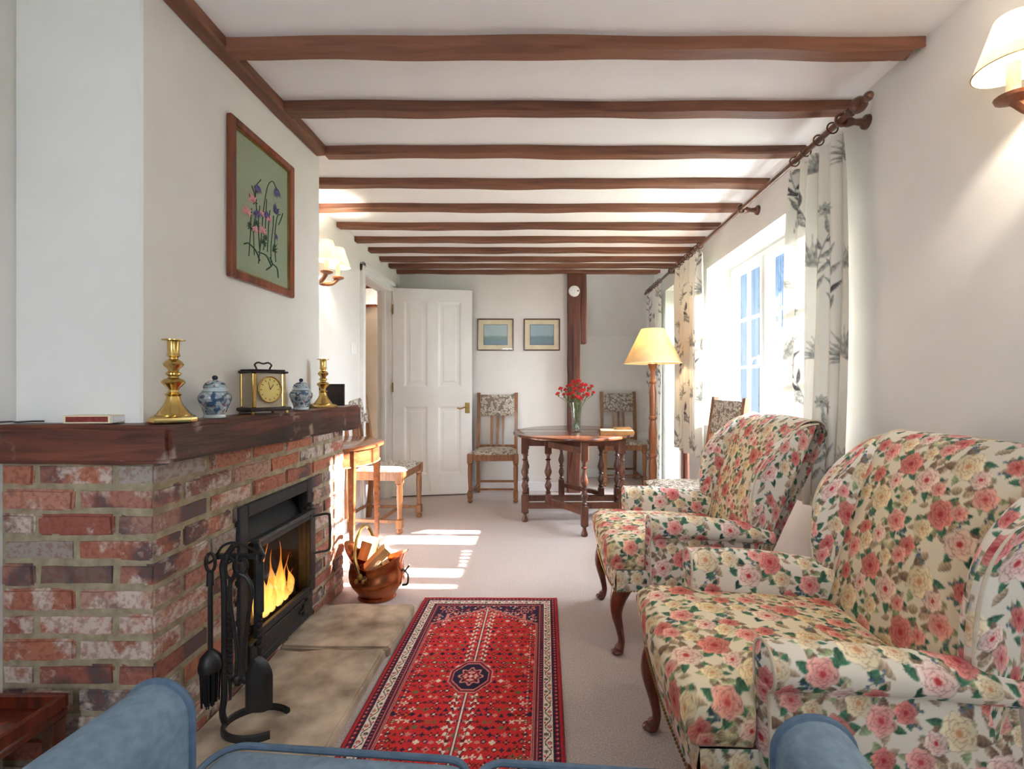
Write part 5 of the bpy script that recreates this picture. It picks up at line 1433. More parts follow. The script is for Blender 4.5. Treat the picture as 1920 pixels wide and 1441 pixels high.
for (x, y) in ((-0.50, 0.62), (0.50, 0.62), (-0.50, -0.22), (0.50, -0.22)):
    MB().lathe([(0.018, 0.0), (0.024, 0.02), (0.028, 0.105)], 12, (x, y)).build('foot', 'mahog', sf)
# ================================================================== stove in the fireplace
st = thing('stove', 'black inset stove with glass door set in the brick fireplace', 'stove', (0, 0, 0))
SX = BX + 0.006
Y0, Y1, Z0, Z1 = 1.562, 2.058, 0.055, 0.662
f = MB()
f.box(BX - 0.03, SX + 0.006, Y0, Y0 + 0.045, Z0, Z1, 0.003); f.box(BX - 0.03, SX + 0.006, Y1 - 0.045, Y1, Z0, Z1, 0.003)
f.box(BX - 0.03, SX + 0.006, Y0 + 0.045, Y1 - 0.045, Z1 - 0.045, Z1, 0.003); f.box(BX - 0.03, SX + 0.006, Y0 + 0.045, Y1 - 0.045, Z0, Z0 + 0.03, 0.003)
f.build('surround', 'castiron', st)
# firebox lining
lx0 = -1.395
l = MB(); a, b_ = OY0 + 0.004, OY1 - 0.004
l.box(lx0, lx0 + 0.01, a, b_, OZ0, OZ1 - 0.004); l.box(lx0, BX - 0.03, a, a + 0.01, OZ0, OZ1 - 0.004); l.box(lx0, BX - 0.03, b_ - 0.01, b_, OZ0, OZ1 - 0.004)
l.box(lx0, BX - 0.03, a, b_, OZ0, OZ0 + 0.02); l.box(lx0, BX - 0.03, a, b_, OZ1 - 0.012, OZ1 - 0.004)
l.build('firebox', 'soot', st)
# sloping hood
MB().add([(BX - 0.10, a, 0.630), (BX - 0.10, b_, 0.630), (BX - 0.012, b_, 0.515), (BX - 0.012, a, 0.515), (BX - 0.105, a, 0.625), (BX - 0.105, b_, 0.625), (BX - 0.018, b_, 0.510), (BX - 0.018, a, 0.510)],
         [(0, 1, 2, 3), (4, 7, 6, 5), (0, 3, 7, 4), (1, 5, 6, 2), (2, 6, 7, 3), (0, 4, 5, 1)]).build('hood', 'castiron', st, 0)
dr = MB(); dy0, dy1, dz0, dz1 = 1.635, 2.048, 0.175, 0.518; dx0, dx1 = SX + 0.004, SX + 0.024
dr.box(dx0, dx1, dy0, dy0 + 0.022, dz0, dz1, 0.003); dr.box(dx0, dx1, dy1 - 0.045, dy1, dz0, dz1, 0.003); dr.box(dx0, dx1, dy0 + 0.022, dy1 - 0.045, dz0, dz0 + 0.028, 0.003); dr.box(dx0, dx1, dy0 + 0.022, dy1 - 0.045, dz1 - 0.022, dz1, 0.003)
dro = dr.build('door', 'castiron', st)
MB().box(dx0 - 0.004, dx1 + 0.008, dy0 - 0.012, dy1 + 0.004, dz1, dz1 + 0.016, 0.004).build('top_bar', 'pewter', dro)
MB().add([(dx0 + 0.008, dy0 + 0.02, dz0 + 0.026), (dx0 + 0.008, dy1 - 0.043, dz0 + 0.026), (dx0 + 0.008, dy1 - 0.043, dz1 - 0.02), (dx0 + 0.008, dy0 + 0.02, dz1 - 0.02)], [(0, 1, 2, 3)]).build('glass', 'fireglass', dro, 0)
MB().tube(smoothpath([(dx1 - 0.004, dy1 - 0.02, 0.500), (dx1 + 0.02, dy1 + 0.004, 0.502), (dx1 + 0.045, dy1 + 0.020, 0.500), (dx1 + 0.052, dy1 + 0.024, 0.480), (dx1 + 0.052, dy1 + 0.024, 0.36), (dx1 + 0.045, dy1 + 0.020, 0.338), (dx1 + 0.02, dy1 + 0.004, 0.336), (dx1 - 0.004, dy1 - 0.02, 0.338)], 5), 0.0055, 8).build('handle', 'iron', dro)
MB().tube([(dx0 + 0.01, dy1 - 0.03, 0.535), (dx0 + 0.01, dy1 - 0.03, 0.548)], 0.006, 8).ball((dx0 + 0.01, dy1 - 0.03, 0.555), 0.010).box(dx0, dx0 + 0.018, dy1 - 0.07, dy1 - 0.005, 0.542, 0.552, 0.003).build('catch', 'iron', dro)
MB().box(BX - 0.03, SX + 0.012, 1.61, 2.012, 0.09, 0.165, 0.004).box(SX + 0.012, SX + 0.022, 1.63, 1.99, 0.150, 0.168, 0.003).build('ash_door', 'castiron', st)
MB().box(SX + 0.010, SX + 0.022, 1.955, 1.985, 0.095, 0.185, 0.004).tube([(SX + 0.02, 1.95, 0.135), (SX + 0.03, 1.93, 0.135), (SX + 0.03, 1.90, 0.135)], 0.004).build('latch', 'iron', st)
gr = MB()
for k in range(7): gr.box(-1.30, -1.06, 1.66 + 0.05 * k, 1.672 + 0.05 * k, 0.185, 0.198)
gr.box(-1.30, -1.28, 1.64, 1.98, 0.19, 0.20); gr.box(-1.30, -1.05, 1.64, 1.652, 0.105, 0.19); gr.box(-1.30, -1.05, 1.97, 1.982, 0.105, 0.19)
gr.build('grate', 'iron', st)
# burning logs
def split_log(name, label, cat, L, r, loc, rot, seed, group, mats=('firewood', 'bark'), parts=True):
    R = random.Random(seed); t = thing(name, label, cat, loc, 0, group); t.rotation_euler = rot
    a0, a1 = -0.15, PI * 0.62
    pts = [(0, 0)] + [(r * (1 + R.uniform(-.06, .06)) * math.cos(a0 + (a1 - a0) * k / 6), r * (1 + R.uniform(-.06, .06)) * math.sin(a0 + (a1 - a0) * k / 6)) for k in range(7)]
    n = len(pts); vs = [(p[0], p[1], z) for z in (-L / 2, L / 2) for p in pts]
    MB().add(vs, [tuple(range(n))[::-1], tuple(range(n, 2 * n)), (0, 1, n + 1, n), (n - 1, 0, n, 2 * n - 1)] ).build('split_wood', mats[0], t, 0)
    q = []; 
    for z in (-L / 2, L / 2):
        for p in pts[1:]: q.append((p[0] * 1.001, p[1] * 1.001, z))
        for p in pts[1:]: q.append((p[0] * 1.07, p[1] * 1.07, z))
    m = n - 1; fs = []
    for k in range(m - 1): fs += [(m + k, m + k + 1, 3 * m + k + 1, 3 * m + k), (k, m + k, m + k + 1, k + 1), (2 * m + k, 2 * m + k + 1, 3 * m + k + 1, 3 * m + k)]
    MB().add(q, fs).build('bark', mats[1], t, 50)
    return t
M['ember'] = m_noise('glowing_log', rgb(120, 70, 34), rgb(190, 120, 60), 20, rough=0.9, bmp=0.4)
split_log('burning_log', 'pale split log burning at the front of the stove', 'log', 0.30, 0.030, (-1.098, 1.83, 0.2045), (PI / 2, 0, 0), 2, 'logs in the stove', ('ember', 'bark'))
split_log('burning_log', 'charred log burning at the back of the stove', 'log', 0.28, 0.05, (-1.20, 1.82, 0.2045), (PI / 2, 0, 0.12), 3, 'logs in the stove', ('bark', 'soot'))
# flames: twisted tapering tongues
fl = thing('fire', 'orange flames burning behind the glass stove door', 'fire', (-1.072, 1.845, 0.215))
FR = random.Random(12)
for (y, x, h_, w_, ln) in ((-0.115, 0.02, 0.25, 0.030, 0.03), (-0.075, -0.01, 0.17, 0.034, -0.03), (-0.045, 0.02, 0.21, 0.030, 0.02), (-0.012, 0.0, 0.135, 0.032, -0.03), (0.022, 0.02, 0.225, 0.026, -0.02), (0.052, -0.01, 0.15, 0.026, 0.03), (0.088, 0.02, 0.09, 0.020, 0.03), (0.112, 0.0, 0.125, 0.020, -0.025), (-0.09, 0.045, 0.11, 0.022, 0.02), (0.0, 0.045, 0.09, 0.022, -0.02), (0.045, 0.045, 0.07, 0.014, 0.01), (-0.05, 0.05, 0.12, 0.016, -0.015)):
    n, sg = 16, 10; vs = []; fs = []
    p1, p2 = FR.uniform(0, 6), FR.uniform(0, 6)
    for i in range(n + 1):
        t = i / n; r = 1.25 * w_ * (0.30 + 1.05 * math.sin(PI * min(1, t * 1.25 + 0.12)) ) * (1 - t) ** 0.75 + 0.0006
        cy = y + ln * t * t + 0.016 * math.sin(5 * t + p1) * t; cx = x + 0.012 * math.sin(4 * t + p2) * t
        for k in range(sg):
            a = 2 * PI * k / sg + t * 1.5; vs.append((cx * 0.4 + 0.30 * r * math.cos(a), cy + r * math.sin(a), 1.12 * h_ * t - 0.015))
    for i in range(n):
        for k in range(sg): fs.append((i * sg + k, i * sg + (k + 1) % sg, (i + 1) * sg + (k + 1) % sg, (i + 1) * sg + k))
    MB().add(vs, fs).build('flame', 'flame', fl, 80)
fpnt = bpy.data.lights.new('fire_glow', 'POINT'); fpnt.energy = 0.35; fpnt.color = (1.0, 0.45, 0.12); fpnt.shadow_soft_size = 0.06
fpo = bpy.data.objects.new('fire_glow', fpnt); fpo.location = (-1.09, 1.84, 0.33); COL.objects.link(fpo)

# ================================================================== fire irons
HZ = 0.0465
fs_ = thing('fire_iron_stand', 'black wrought-iron stand with horseshoe foot on the hearth', 'stand', (-0.955, 1.36, HZ))
MB().tube([(0.09 - 0.095 * math.cos(a), 0.035 + 0.068 * math.sin(a), 0.008) for a in [(-2.35 + 4.7 * k / 24) for k in range(25)]], 0.0135, 8, flat=0.5).build('horseshoe_foot', 'iron', fs_)
MB().tube(smoothpath([(-0.003, 0.03, 0.006), (-0.006, 0.02, 0.05), (0.0, 0.02, 0.12), (0.0, 0.02, 0.42), (-0.004, 0.02, 0.50), (0.03, 0.02, 0.555)], 5), 0.009, 8).build('stem', 'iron', fs_)
MB().box(-0.03, 0.12, 0.012, 0.028, 0.512, 0.527, 0.002).tube(smoothpath([(-0.025, 0.02, 0.52), (-0.005, 0.02, 0.55), (0.03, 0.02, 0.56), (0.075, 0.02, 0.545), (0.115, 0.02, 0.525)], 4), 0.004, 6).build('crossbar', 'iron', fs_)
for hx in (-0.028, 0.03, 0.06, 0.118): MB().tube(smoothpath([(hx, 0.02, 0.515), (hx, -0.004, 0.508), (hx, -0.014, 0.52), (hx, -0.012, 0.535)], 4), 0.0035, 6).build('hook', 'iron', fs_)
def twist_rod(x, y, z0, z1, r, tw):
    n = int((z1 - z0) / 0.006); mb = MB(); vs = []; fs = []
    for i in range(n + 1):
        z = z0 + (z1 - z0) * i / n
        for k in range(4):
            a = tw * (z - z0) + PI / 2 * k; vs.append((x + r * math.cos(a), y + r * math.sin(a), z))
    for i in range(n):
        for k in range(4): fs.append((i * 4 + k, i * 4 + (k + 1) % 4, i * 4 + 4 + (k + 1) % 4, i * 4 + 4 + k))
    return mb.add(vs, fs)
def loop(x, y, z, r, h_): return [(x + r * math.sin(a), y, z + h_ / 2 - h_ / 2 * math.cos(a)) for a in [2 * PI * k / 14 for k in range(14)]]
BYo = 1.36
tb = thing('hearth_brush', 'black hearth brush hanging from the fire-iron stand next to the bricks', 'brush', (-0.984, 1.362, HZ))
MB().tube([(0, 0, 0.24), (0, 0, 0.44)], 0.0068, 8).tube([(0, 0, 0.44), (0, 0, 0.48)], [0.011, 0.009], 8).tube(loop(0, 0, 0.48, 0.014, 0.055), 0.005, 6, closed=True).build('handle', 'iron', tb)
MB().lathe([(0.030, 0.19), (0.032, 0.205), (0.026, 0.23), (0.012, 0.245), (0.007, 0.25)], 16).build('cap', 'iron', tb)
bb = MB()
for k in range(90):
    a, q = random.uniform(0, 6.283), math.sqrt(random.random()); x, y = 0.027 * q * math.cos(a), 0.027 * q * math.sin(a)
    bb.tube([(x, y, 0.20), (x * 0.85, y * 0.85, 0.085 + random.uniform(0, .02))], 0.0022, 4)
o = bb.build('bristles', 'soot', tb, 0); o['kind'] = 'stuff'
pk = thing('poker', 'black poker with twisted shaft hanging from the fire-iron stand', 'poker', (-0.925, 1.362, HZ))
MB().tube(loop(0, 0, 0.46, 0.014, 0.06), 0.005, 6, closed=True).tube([(0, 0, 0.36), (0, 0, 0.46)], 0.006, 8).build('handle', 'iron', pk)
twist_rod(0, 0, 0.16, 0.36, 0.0075, 160).tube([(0, 0, 0.10), (0, 0, 0.162)], [0.003, 0.006], 8).build('shaft', 'iron', pk)
tg = thing('tongs', 'black fire tongs with arched hinge hanging from the fire-iron stand', 'tongs', (-0.895, 1.362, HZ))
MB().tube(loop(0, 0, 0.475, 0.02, 0.045), 0.005, 6, closed=True).build('handle', 'iron', tg)
for s in (-1, 1):
    MB().tube(smoothpath([(0, 0, 0.475), (s * 0.02, 0, 0.462), (s * 0.034, 0, 0.425), (s * 0.026, 0, 0.36), (s * 0.010, 0, 0.24), (s * 0.012, 0, 0.17)], 4), 0.0055, 8).ball((s * 0.012, 0, 0.16), 0.012, 0.006, 0.014).build('leg', 'iron', tg)
sv = thing('hearth_shovel', 'black ash shovel hanging from the fire-iron stand nearest the stove', 'shovel', (-0.837, 1.362, HZ))
MB().tube([(0, 0, 0.51), (-0.012, 0, 0.53), (0, 0, 0.558), (0.012, 0, 0.53), (0, 0, 0.51)], 0.0045, 6).box(-0.011, 0.011, -0.004, 0.004, 0.36, 0.51, 0.002).build('handle', 'iron', sv)
twist_rod(0, 0, 0.215, 0.362, 0.0075, 160).build('shaft', 'iron', sv)
bl = MB(); vs = []; n, m = 10, 10
for j in range(m + 1):
    t = j / m; z = 0.235 - 0.155 * t; w_ = 0.040 * min(1, (t * 3) ** 0.5) * (1 if t < .9 else 1)
    for i in range(n + 1):
        u = i / n * 2 - 1; vs.append((u * w_, -0.006 - 0.020 * (1 - u ** 4), z))
fs = [(j * (n + 1) + i, j * (n + 1) + i + 1, (j + 1) * (n + 1) + i + 1, (j + 1) * (n + 1) + i) for j in range(m) for i in range(n)]
k0 = len(vs); vs += [(x, y + 0.003, z) for x, y, z in vs]; fs += [tuple(q + k0 for q in f_)[::-1] for f_ in fs]
bl.add(vs, fs).build('blade', 'iron', sv, 50)

# ================================================================== copper scuttle and firewood
sc = thing('coal_scuttle', 'copper helmet coal scuttle of firewood standing beyond the hearth', 'scuttle', (-0.842, 2.345, 0), math.radians(-6)); sc.scale = (0.97, 0.97, 1.2)
n, sg = 12, 40; vs = []; fs = []
def scut(t, a):
    prof_r = [0.086, 0.094, 0.108, 0.122, 0.130, 0.133, 0.132, 0.128, 0.123, 0.120, 0.121, 0.126, 0.132]
    i = t * 12; i0 = min(11, int(i)); r = prof_r[i0] + (prof_r[i0 + 1] - prof_r[i0]) * (i - i0)
    c_, s_ = math.cos(a), math.sin(a)
    top = 0.135 + 0.055 * max(0, c_) ** 1.5 + 0.085 * max(0, -c_) ** 2.2
    flare = (0.022 * max(0, c_) + 0.030 * max(0, -c_) ** 2) * max(0, t - 0.6) / 0.4
    return ((r * 1.10 + flare) * c_, r * 0.88 * s_, 0.012 + top * t)
for off in (0.0, -0.003):
    for i in range(n + 1):
        for k in range(sg):
            p = scut(i / n, 2 * PI * k / sg); l_ = math.hypot(p[0], p[1]); q = (l_ + off) / l_; vs.append((p[0] * q, p[1] * q, p[2] + (-off if i == 0 else 0)))
for o_ in (0, (n + 1) * sg):
    for i in range(n):
        for k in range(sg): fs.append((o_ + i * sg + k, o_ + i * sg + (k + 1) % sg, o_ + (i + 1) * sg + (k + 1) % sg, o_ + (i + 1) * sg + k))
fs.append(tuple(range(sg))[::-1]); e0 = n * sg; e1 = (n + 1) * sg + n * sg
for k in range(sg): fs.append((e0 + k, e0 + (k + 1) % sg, e1 + (k + 1) % sg, e1 + k))
MB().add(vs, fs).build('body', 'copper', sc, 60)
MB().lathe([(0.075, 0.0), (0.092, 0.003), (0.088, 0.014)], 36, sx=1.08, sy=0.9).build('foot_ring', 'copper', sc)
MB().tube(smoothpath([(-0.035, -0.118, 0.125), (-0.065, -0.11, 0.20), (-0.075, -0.06, 0.275), (-0.076, 0.0, 0.298), (-0.075, 0.06, 0.275), (-0.065, 0.11, 0.20), (-0.035, 0.118, 0.125)], 6), 0.0085, 10).build('bail_handle', 'brass', sc)
for s in (-1, 1): MB().ball((-0.035, s * 0.119, 0.122), 0.016, 0.010, 0.014).ball((-0.018, s * 0.119, 0.104), 0.010, 0.008, 0.010).ball((-0.052, s * 0.119, 0.104), 0.010, 0.008, 0.010).build('handle_lug', 'oldbrass', sc)
MB().tube(smoothpath([(0.138, 0, 0.055), (0.165, 0, 0.062), (0.168, 0, 0.10), (0.150, 0, 0.118), (0.142, 0, 0.122)], 5), 0.005, 8).tube([(0.150, 0, 0.112), (0.185, -0.02, 0.148)], 0.004, 6).build('tipping_handle', 'iron', sc)
lg = [(0.155, 0.036, (-0.005, -0.02, 0.165), (0.25, 0.75, 0.3), 'long pale split log leaning out of the copper scuttle'), (0.13, 0.05, (-0.055, 0.025, 0.175), (0.5, -0.25, 1.2), 'round-ended log at the back of the copper scuttle beneath the handle'),
      (0.12, 0.045, (0.062, 0.02, 0.135), (-0.3, 0.6, 2.0), 'bark-sided log lying at the open end of the copper scuttle'), (0.12, 0.040, (0.01, -0.045, 0.105), (1.1, 0.2, 2.6), 'short wedge of firewood at the front rim of the copper scuttle')]
Ms = Matrix.Translation((-0.842, 2.345, 0.0)) @ Matrix.Diagonal((0.97, 0.97, 1.22, 1)) @ Matrix.Rotation(math.radians(-6), 4, 'Z')
for i, (L, r, p, ro, lab) in enumerate(lg):
    split_log('firewood_log', lab, 'log', L, r, Ms @ Vector(p), ro, 30 + i, 'firewood in the copper scuttle')

# ================================================================== things on the mantel
MZ = 0.979
CS = [(0.0635, 0.0, 4), (0.0635, 0.008, 4), (0.060, 0.012, 8)]
def candlestick(loc, lab, rz):
    t = thing('candlestick', lab, 'candlestick', loc, rz, 'brass candlesticks on the mantel')
    b = MB(); s = 0.052; c = 0.013
    octo = [(s, s - c), (s - c, s), (-s + c, s), (-s, s - c), (-s, -s + c), (-s + c, -s), (s - c, -s), (s, -s + c)]
    rings = []
    for sc_, z in ((1.0, 0.0), (1.02, 0.004), (1.0, 0.012), (0.90, 0.016)): rings.append([(x * sc_, y * sc_, z) for x, y in octo])
    loft(rings).build('foot', 'brass', t)
    MB().lathe([(0.042, 0.014), (0.043, 0.019), (0.037, 0.024), (0.035, 0.028), (0.029, 0.036), (0.022, 0.047), (0.0175, 0.060), (0.0155, 0.070), (0.0205, 0.076), (0.013, 0.082), (0.0115, 0.088), (0.015, 0.094), (0.026, 0.106), (0.028, 0.110), (0.024, 0.116), (0.013, 0.122), (0.012, 0.126), (0.018, 0.131), (0.018, 0.135), (0.012, 0.141),
                (0.013, 0.146), (0.022, 0.155), (0.024, 0.161), (0.018, 0.169), (0.011, 0.174), (0.0105, 0.178), (0.016, 0.183), (0.015, 0.188), (0.0135, 0.192), (0.0145, 0.222), (0.015, 0.224), (0.027, 0.226), (0.027, 0.229), (0.011, 0.229), (0.011, 0.200), (0.001, 0.199)], 24).build('stem', 'brass', t)
    return t
candlestick((-1.032, 1.285, MZ), 'brass candlestick at the near corner of the mantel', math.radians(38))
candlestick((-1.035, 2.17, MZ - 0.004), 'brass candlestick at the far end of the mantel, before the dark plaque', math.radians(40))
def jar(loc, lab, s):
    t = thing('ginger_jar', lab, 'jar', loc, 0.6, 'blue and white jars on the mantel'); t.scale = (s,) * 3
    b = MB().lathe([(0.029, 0.0), (0.031, 0.003), (0.030, 0.012), (0.034, 0.028), (0.042, 0.048), (0.0465, 0.062), (0.0455, 0.072), (0.039, 0.082), (0.031, 0.087)], 32).build('body', 'porcelain', t)
    MB().lathe([(0.0305, 0.001), (0.0316, 0.003), (0.0308, 0.011), (0.0295, 0.012)], 32).build('foot_band', 'celadon', b)
    MB().lathe([(0.033, 0.086), (0.0365, 0.087), (0.0365, 0.090), (0.031, 0.093), (0.031, 0.097)], 32).build('rim_band', 'celadon', t)
    ld = MB().lathe([(0.0325, 0.097), (0.032, 0.103), (0.027, 0.113), (0.017, 0.120), (0.006, 0.1225), (0.004, 0.124)], 28).build('lid', 'porcelain', t)
    MB().lathe([(0.004, 0.122), (0.0075, 0.127), (0.0085, 0.132), (0.006, 0.137), (0.001, 0.139)], 16).build('knob', 'glazeblue', ld)
    return t
jar((-1.032, 1.448, MZ - 0.002), 'nearer blue and white lidded jar, left of the mantel clock', 0.97)
jar((-1.030, 1.962, MZ - 0.004), 'farther blue and white lidded jar between the clock and candlestick', 0.97)
ck = thing('mantel_clock', 'brass carriage clock with black base and top handle on the mantel', 'clock', (-1.033, 1.70, MZ - 0.003), math.radians(-30))
# dial faces +x
hw_, hd_ = 0.058, 0.042
base = MB().box(-0.058, 0.058, -0.076, 0.076, 0.010, 0.024, 0.006, 2).build('base', 'darkleather', ck)
for sx in (-0.045, 0.045):
    for sy in (-0.062, 0.062): MB().lathe([(0.005, -0.002), (0.007, 0.003), (0.005, 0.011)], 10, (sx, sy)).build('foot', 'oldbrass', base)
M['clockside'] = m_noise('clock_side', rgb(176, 158, 136), rgb(196, 180, 158), 8, rough=0.4)
bd = MB().box(-0.040, 0.038, -0.056, 0.056, 0.024, 0.148).build('case', 'clockside', ck)
for sx in (-0.040, 0.036):
    for sy in (-0.056, 0.050): MB().box(sx - 0.004, sx + 0.008, sy - 0.004, sy + 0.010, 0.024, 0.148, 0.002).build('pillar', 'brass', bd)
MB().box(-0.050, 0.050, -0.068, 0.068, 0.148, 0.156, 0.003).box(-0.044, 0.044, -0.060, 0.060, 0.156, 0.162, 0.003).build('cornice', 'darkleather', ck)
dl = MB().lathe([(0.001, 0), (0.040, 0.0), (0.040, 0.004), (0.001, 0.0045)], 36, sx=1.18).xf(Matrix.Translation((0.039, 0, 0.088)) @ Matrix.Rotation(PI / 2, 4, 'Y')).build('dial', 'dial', ck)
MB().tube([(0.044, 0.040 * math.cos(a), 0.088 + 0.047 * math.sin(a)) for a in [2 * PI * k / 36 for k in range(36)]], 0.003, 6, closed=True).build('bezel', 'brass', dl)
tk = MB()
for k in range(12):
    a = 2 * PI * k / 12; c_, s_ = math.cos(a), math.sin(a); tk.tube([(0.0445, 0.028 * c_, 0.088 + 0.033 * s_), (0.0445, 0.034 * c_, 0.088 + 0.040 * s_)], 0.0011, 4)
tk.build('hour_marks', 'black', dl)
MB().tube([(0.046, 0, 0.088), (0.046, 0.012, 0.106)], 0.0012, 4).build('hour_hand', 'black', dl); MB().tube([(0.0465, 0, 0.088), (0.0465, -0.006, 0.116)], 0.001, 4).build('minute_hand', 'black', dl)
MB().tube(smoothpath([(0, -0.022, 0.160), (0, -0.026, 0.170), (0, -0.030, 0.180), (0, -0.018, 0.188), (0, 0.0, 0.184), (0, 0.018, 0.188), (0, 0.030, 0.180), (0, 0.026, 0.170), (0, 0.022, 0.160)], 5), 0.0032, 8).build('carry_handle', 'darkleather', ck)
pq = thing('plaque', 'small dark square plaque standing at the far end of the mantel', 'plaque', (-1.085, 2.37, MZ - 0.004))
MB().box(-0.066, 0.066, -0.004, 0.004, 0, 0.112, 0.002).build('board', 'darkleather', pq)
MB().box(-0.064, -0.056, -0.007, 0.0, 0.002, 0.110).box(0.056, 0.064, -0.007, 0.0, 0.002, 0.110).box(-0.056, 0.056, -0.007, 0.0, 0.102, 0.110).box(-0.056, 0.056, -0.007, 0.0, 0.002, 0.010).build('rim', 'black', pq)
MB().prism([(0.004, 0.0), (0.045, 0.0), (0.004, 0.09)], 'x', -0.01, 0.01).build('strut', 'black', pq)
mx = thing('matchbox', 'long matchbox with red striking side lying on the near end of the mantel', 'matchbox', (-1.205, 1.243, MZ), math.radians(3))
MB().box(-0.060, 0.060, -0.030, 0.032, 0, 0.021, 0.001).build('sleeve', 'cream', mx)
MB().box(-0.053, 0.053, -0.0308, -0.0298, 0.004, 0.018).build('striker', 'matchred', mx)
MB().box(0.0598, 0.0612, -0.027, 0.029, 0.002, 0.019).build('tray', 'upvc', mx)
cb = MB().tube(smoothpath([(-1.445, 1.215, MZ + 0.003), (-1.42, 1.228, MZ + 0.004), (-1.40, 1.222, MZ + 0.003), (-1.375, 1.236, MZ + 0.004), (-1.36, 1.254, MZ + 0.003)], 5), 0.0022, 6)
tag(cb.build('cable', 'black'), 'thin black cable lying on the near end of the mantel', 'cable')

# ================================================================== embroidered picture on the chimney breast
ep = thing('embroidered_picture', 'flower embroidery on sage linen in a red-brown wooden frame', 'picture', (-1.099, 1.80, 1.745))
pw, phh, fw_ = 0.205, 0.285, 0.030
f = MB()
def mitre(a0, a1, b0, b1): pass
for (y0, y1, z0, z1) in ((-pw, -pw + fw_, -phh, phh), (pw - fw_, pw, -phh, phh), (-pw + fw_, pw - fw_, -phh, -phh + fw_), (-pw + fw_, pw - fw_, phh - fw_, phh)):
    f.box(0.0, 0.020, y0, y1, z0, z1, 0.004)
    d_ = 0.008
f.build('frame', 'framewood', ep)
s_ = MB(); i_ = pw - fw_; j_ = phh - fw_
for (y0, y1, z0, z1) in ((-i_, -i_ + 0.005, -j_, j_), (i_ - 0.005, i_, -j_, j_), (-i_, i_, -j_, -j_ + 0.005), (-i_, i_, j_ - 0.005, j_)): s_.box(0.004, 0.013, y0, y1, z0, z1)
s_.build('gilt_slip', 'oldbrass', ep)
lin_ = MB().box(0.001, 0.006, -i_, i_, -j_, j_).build('linen', 'sage', ep)
# a point of the picture: a across (-1..1), b up (-1..1)
def E(a, b, o=0.0072): return (o, a * 0.165, b * 0.245)
stems = [[(-.55, -.75), (-.5, -.45), (-.48, -.2), (-.45, .0)], [(-.35, -.70), (-.38, -.3), (-.28, .0), (-.3, .35), (-.1, .55)], [(-.2, -.8), (-.1, -.4), (.0, .1), (.15, .5), (.35, .66), (.5, .6)], [(.0, -.55), (.05, -.3), (.1, .1), (.12, .3)],
         [(.3, -.7), (.3, -.4), (.38, -.1), (.4, .1)], [(.5, -.65), (.45, -.3), (.55, .1), (.7, .2)], [(-.15, -.6), (-.2, -.2), (-.15, .12)], [(.15, -.55), (.2, -.1), (.25, .15)], [(.62, .0), (.75, .15), (.8, .24)], [(-.45, .35), (-.35, .25), (-.25, .0)]]
for sp in stems: MB().tube(smoothpath([E(a, b) for a, b in sp], 6), 0.0017, 5).build('stem', 'stemgreen', lin_)
ground = [[(-.72, -.60), (-.55, -.56), (-.3, -.62), (-.15, -.75)], [(-.2, -.62), (.1, -.62), (.3, -.75)], [(.1, -.85), (.35, -.72), (.25, -.62)], [(.35, -.7), (.55, -.75), (.6, -.9)]]
for sp in ground: MB().tube(smoothpath([E(a, b) for a, b in sp], 6), [0.002] * 3 + [0.0034] * 30, 5).build('ground_line', 'stemgreen', lin_) if False else MB().tube(smoothpath([E(a, b) for a, b in sp], 6), 0.0028, 5).build('ground_line', 'stemgreen', lin_)
def petals(name, a, b, n, L, w_, ang0, spread, mat):
    mb = MB(); c = Vector(E(a, b, 0.008))
    for k in range(n):
        an = ang0 + spread * (k / (n - 1) - 0.5) if n > 1 else ang0
        d = Vector((0, math.cos(an), math.sin(an))); s = Vector((0, -d.z, d.y)); l_ = L * (0.85 + 0.3 * ((k * 7) % 3) / 2)
        o_ = Vector((0.0005 * (k % 3), 0, 0))
        mb.add([c + o_, c + d * l_ * .5 + s * w_ + o_, c + d * l_ + o_, c + d * l_ * .5 - s * w_ + o_, c + o_ + Vector((.0015, 0, 0)), c + d * l_ * .5 + Vector((.002, 0, 0))], [(0, 1, 5, 4), (1, 2, 5), (2, 3, 5), (3, 0, 4, 5)])
    mb.build(name, mat, lin_, 0)
for (a, b, n, L, ang, spr) in ((.5, .60, 7, .036, -1.2, 1.5), (.42, .16, 7, .034, 0.9, 1.4), (.12, .10, 6, .030, -1.6, 1.6), (-.28, .42, 7, .030, -1.1, 1.7), (-.28, .02, 6, .028, -1.3, 1.9), (.5, -.18, 4, .022, -1.5, 1.2)): petals('violet_flower', a, b, n, L * 1.25, .0052, ang, spr, 'violet')
for (a, b, n, L) in ((-.62, -.12, 9, .026), (-.42, .12, 8, .026), (-.05, -.28, 8, .024), (-.36, -.32, 7, .022), (.22, -.02, 6, .020), (-.08, -.0, 5, .018)): petals('pink_flower', a, b, n, L * 1.2, .0052, 1.57, 3.4, 'pinkthread')
for (a, b, n, L, ang, spr) in ((-.5, -.30, 8, .022, 1.5, 4.5), (-.28, -.2, 8, .020, 1.5, 4.6), (-.02, -.45, 9, .026, 1.3, 3.6), (.34, -.50, 4, .050, .7, 1.0), (.1, -.38, 4, .034, 2.1, 1.2), (-.33, .12, 6, .016, 1.5, 4.6)): petals('leaf_sprig', a, b, n, L, .0036, ang, spr, 'stemgreen')

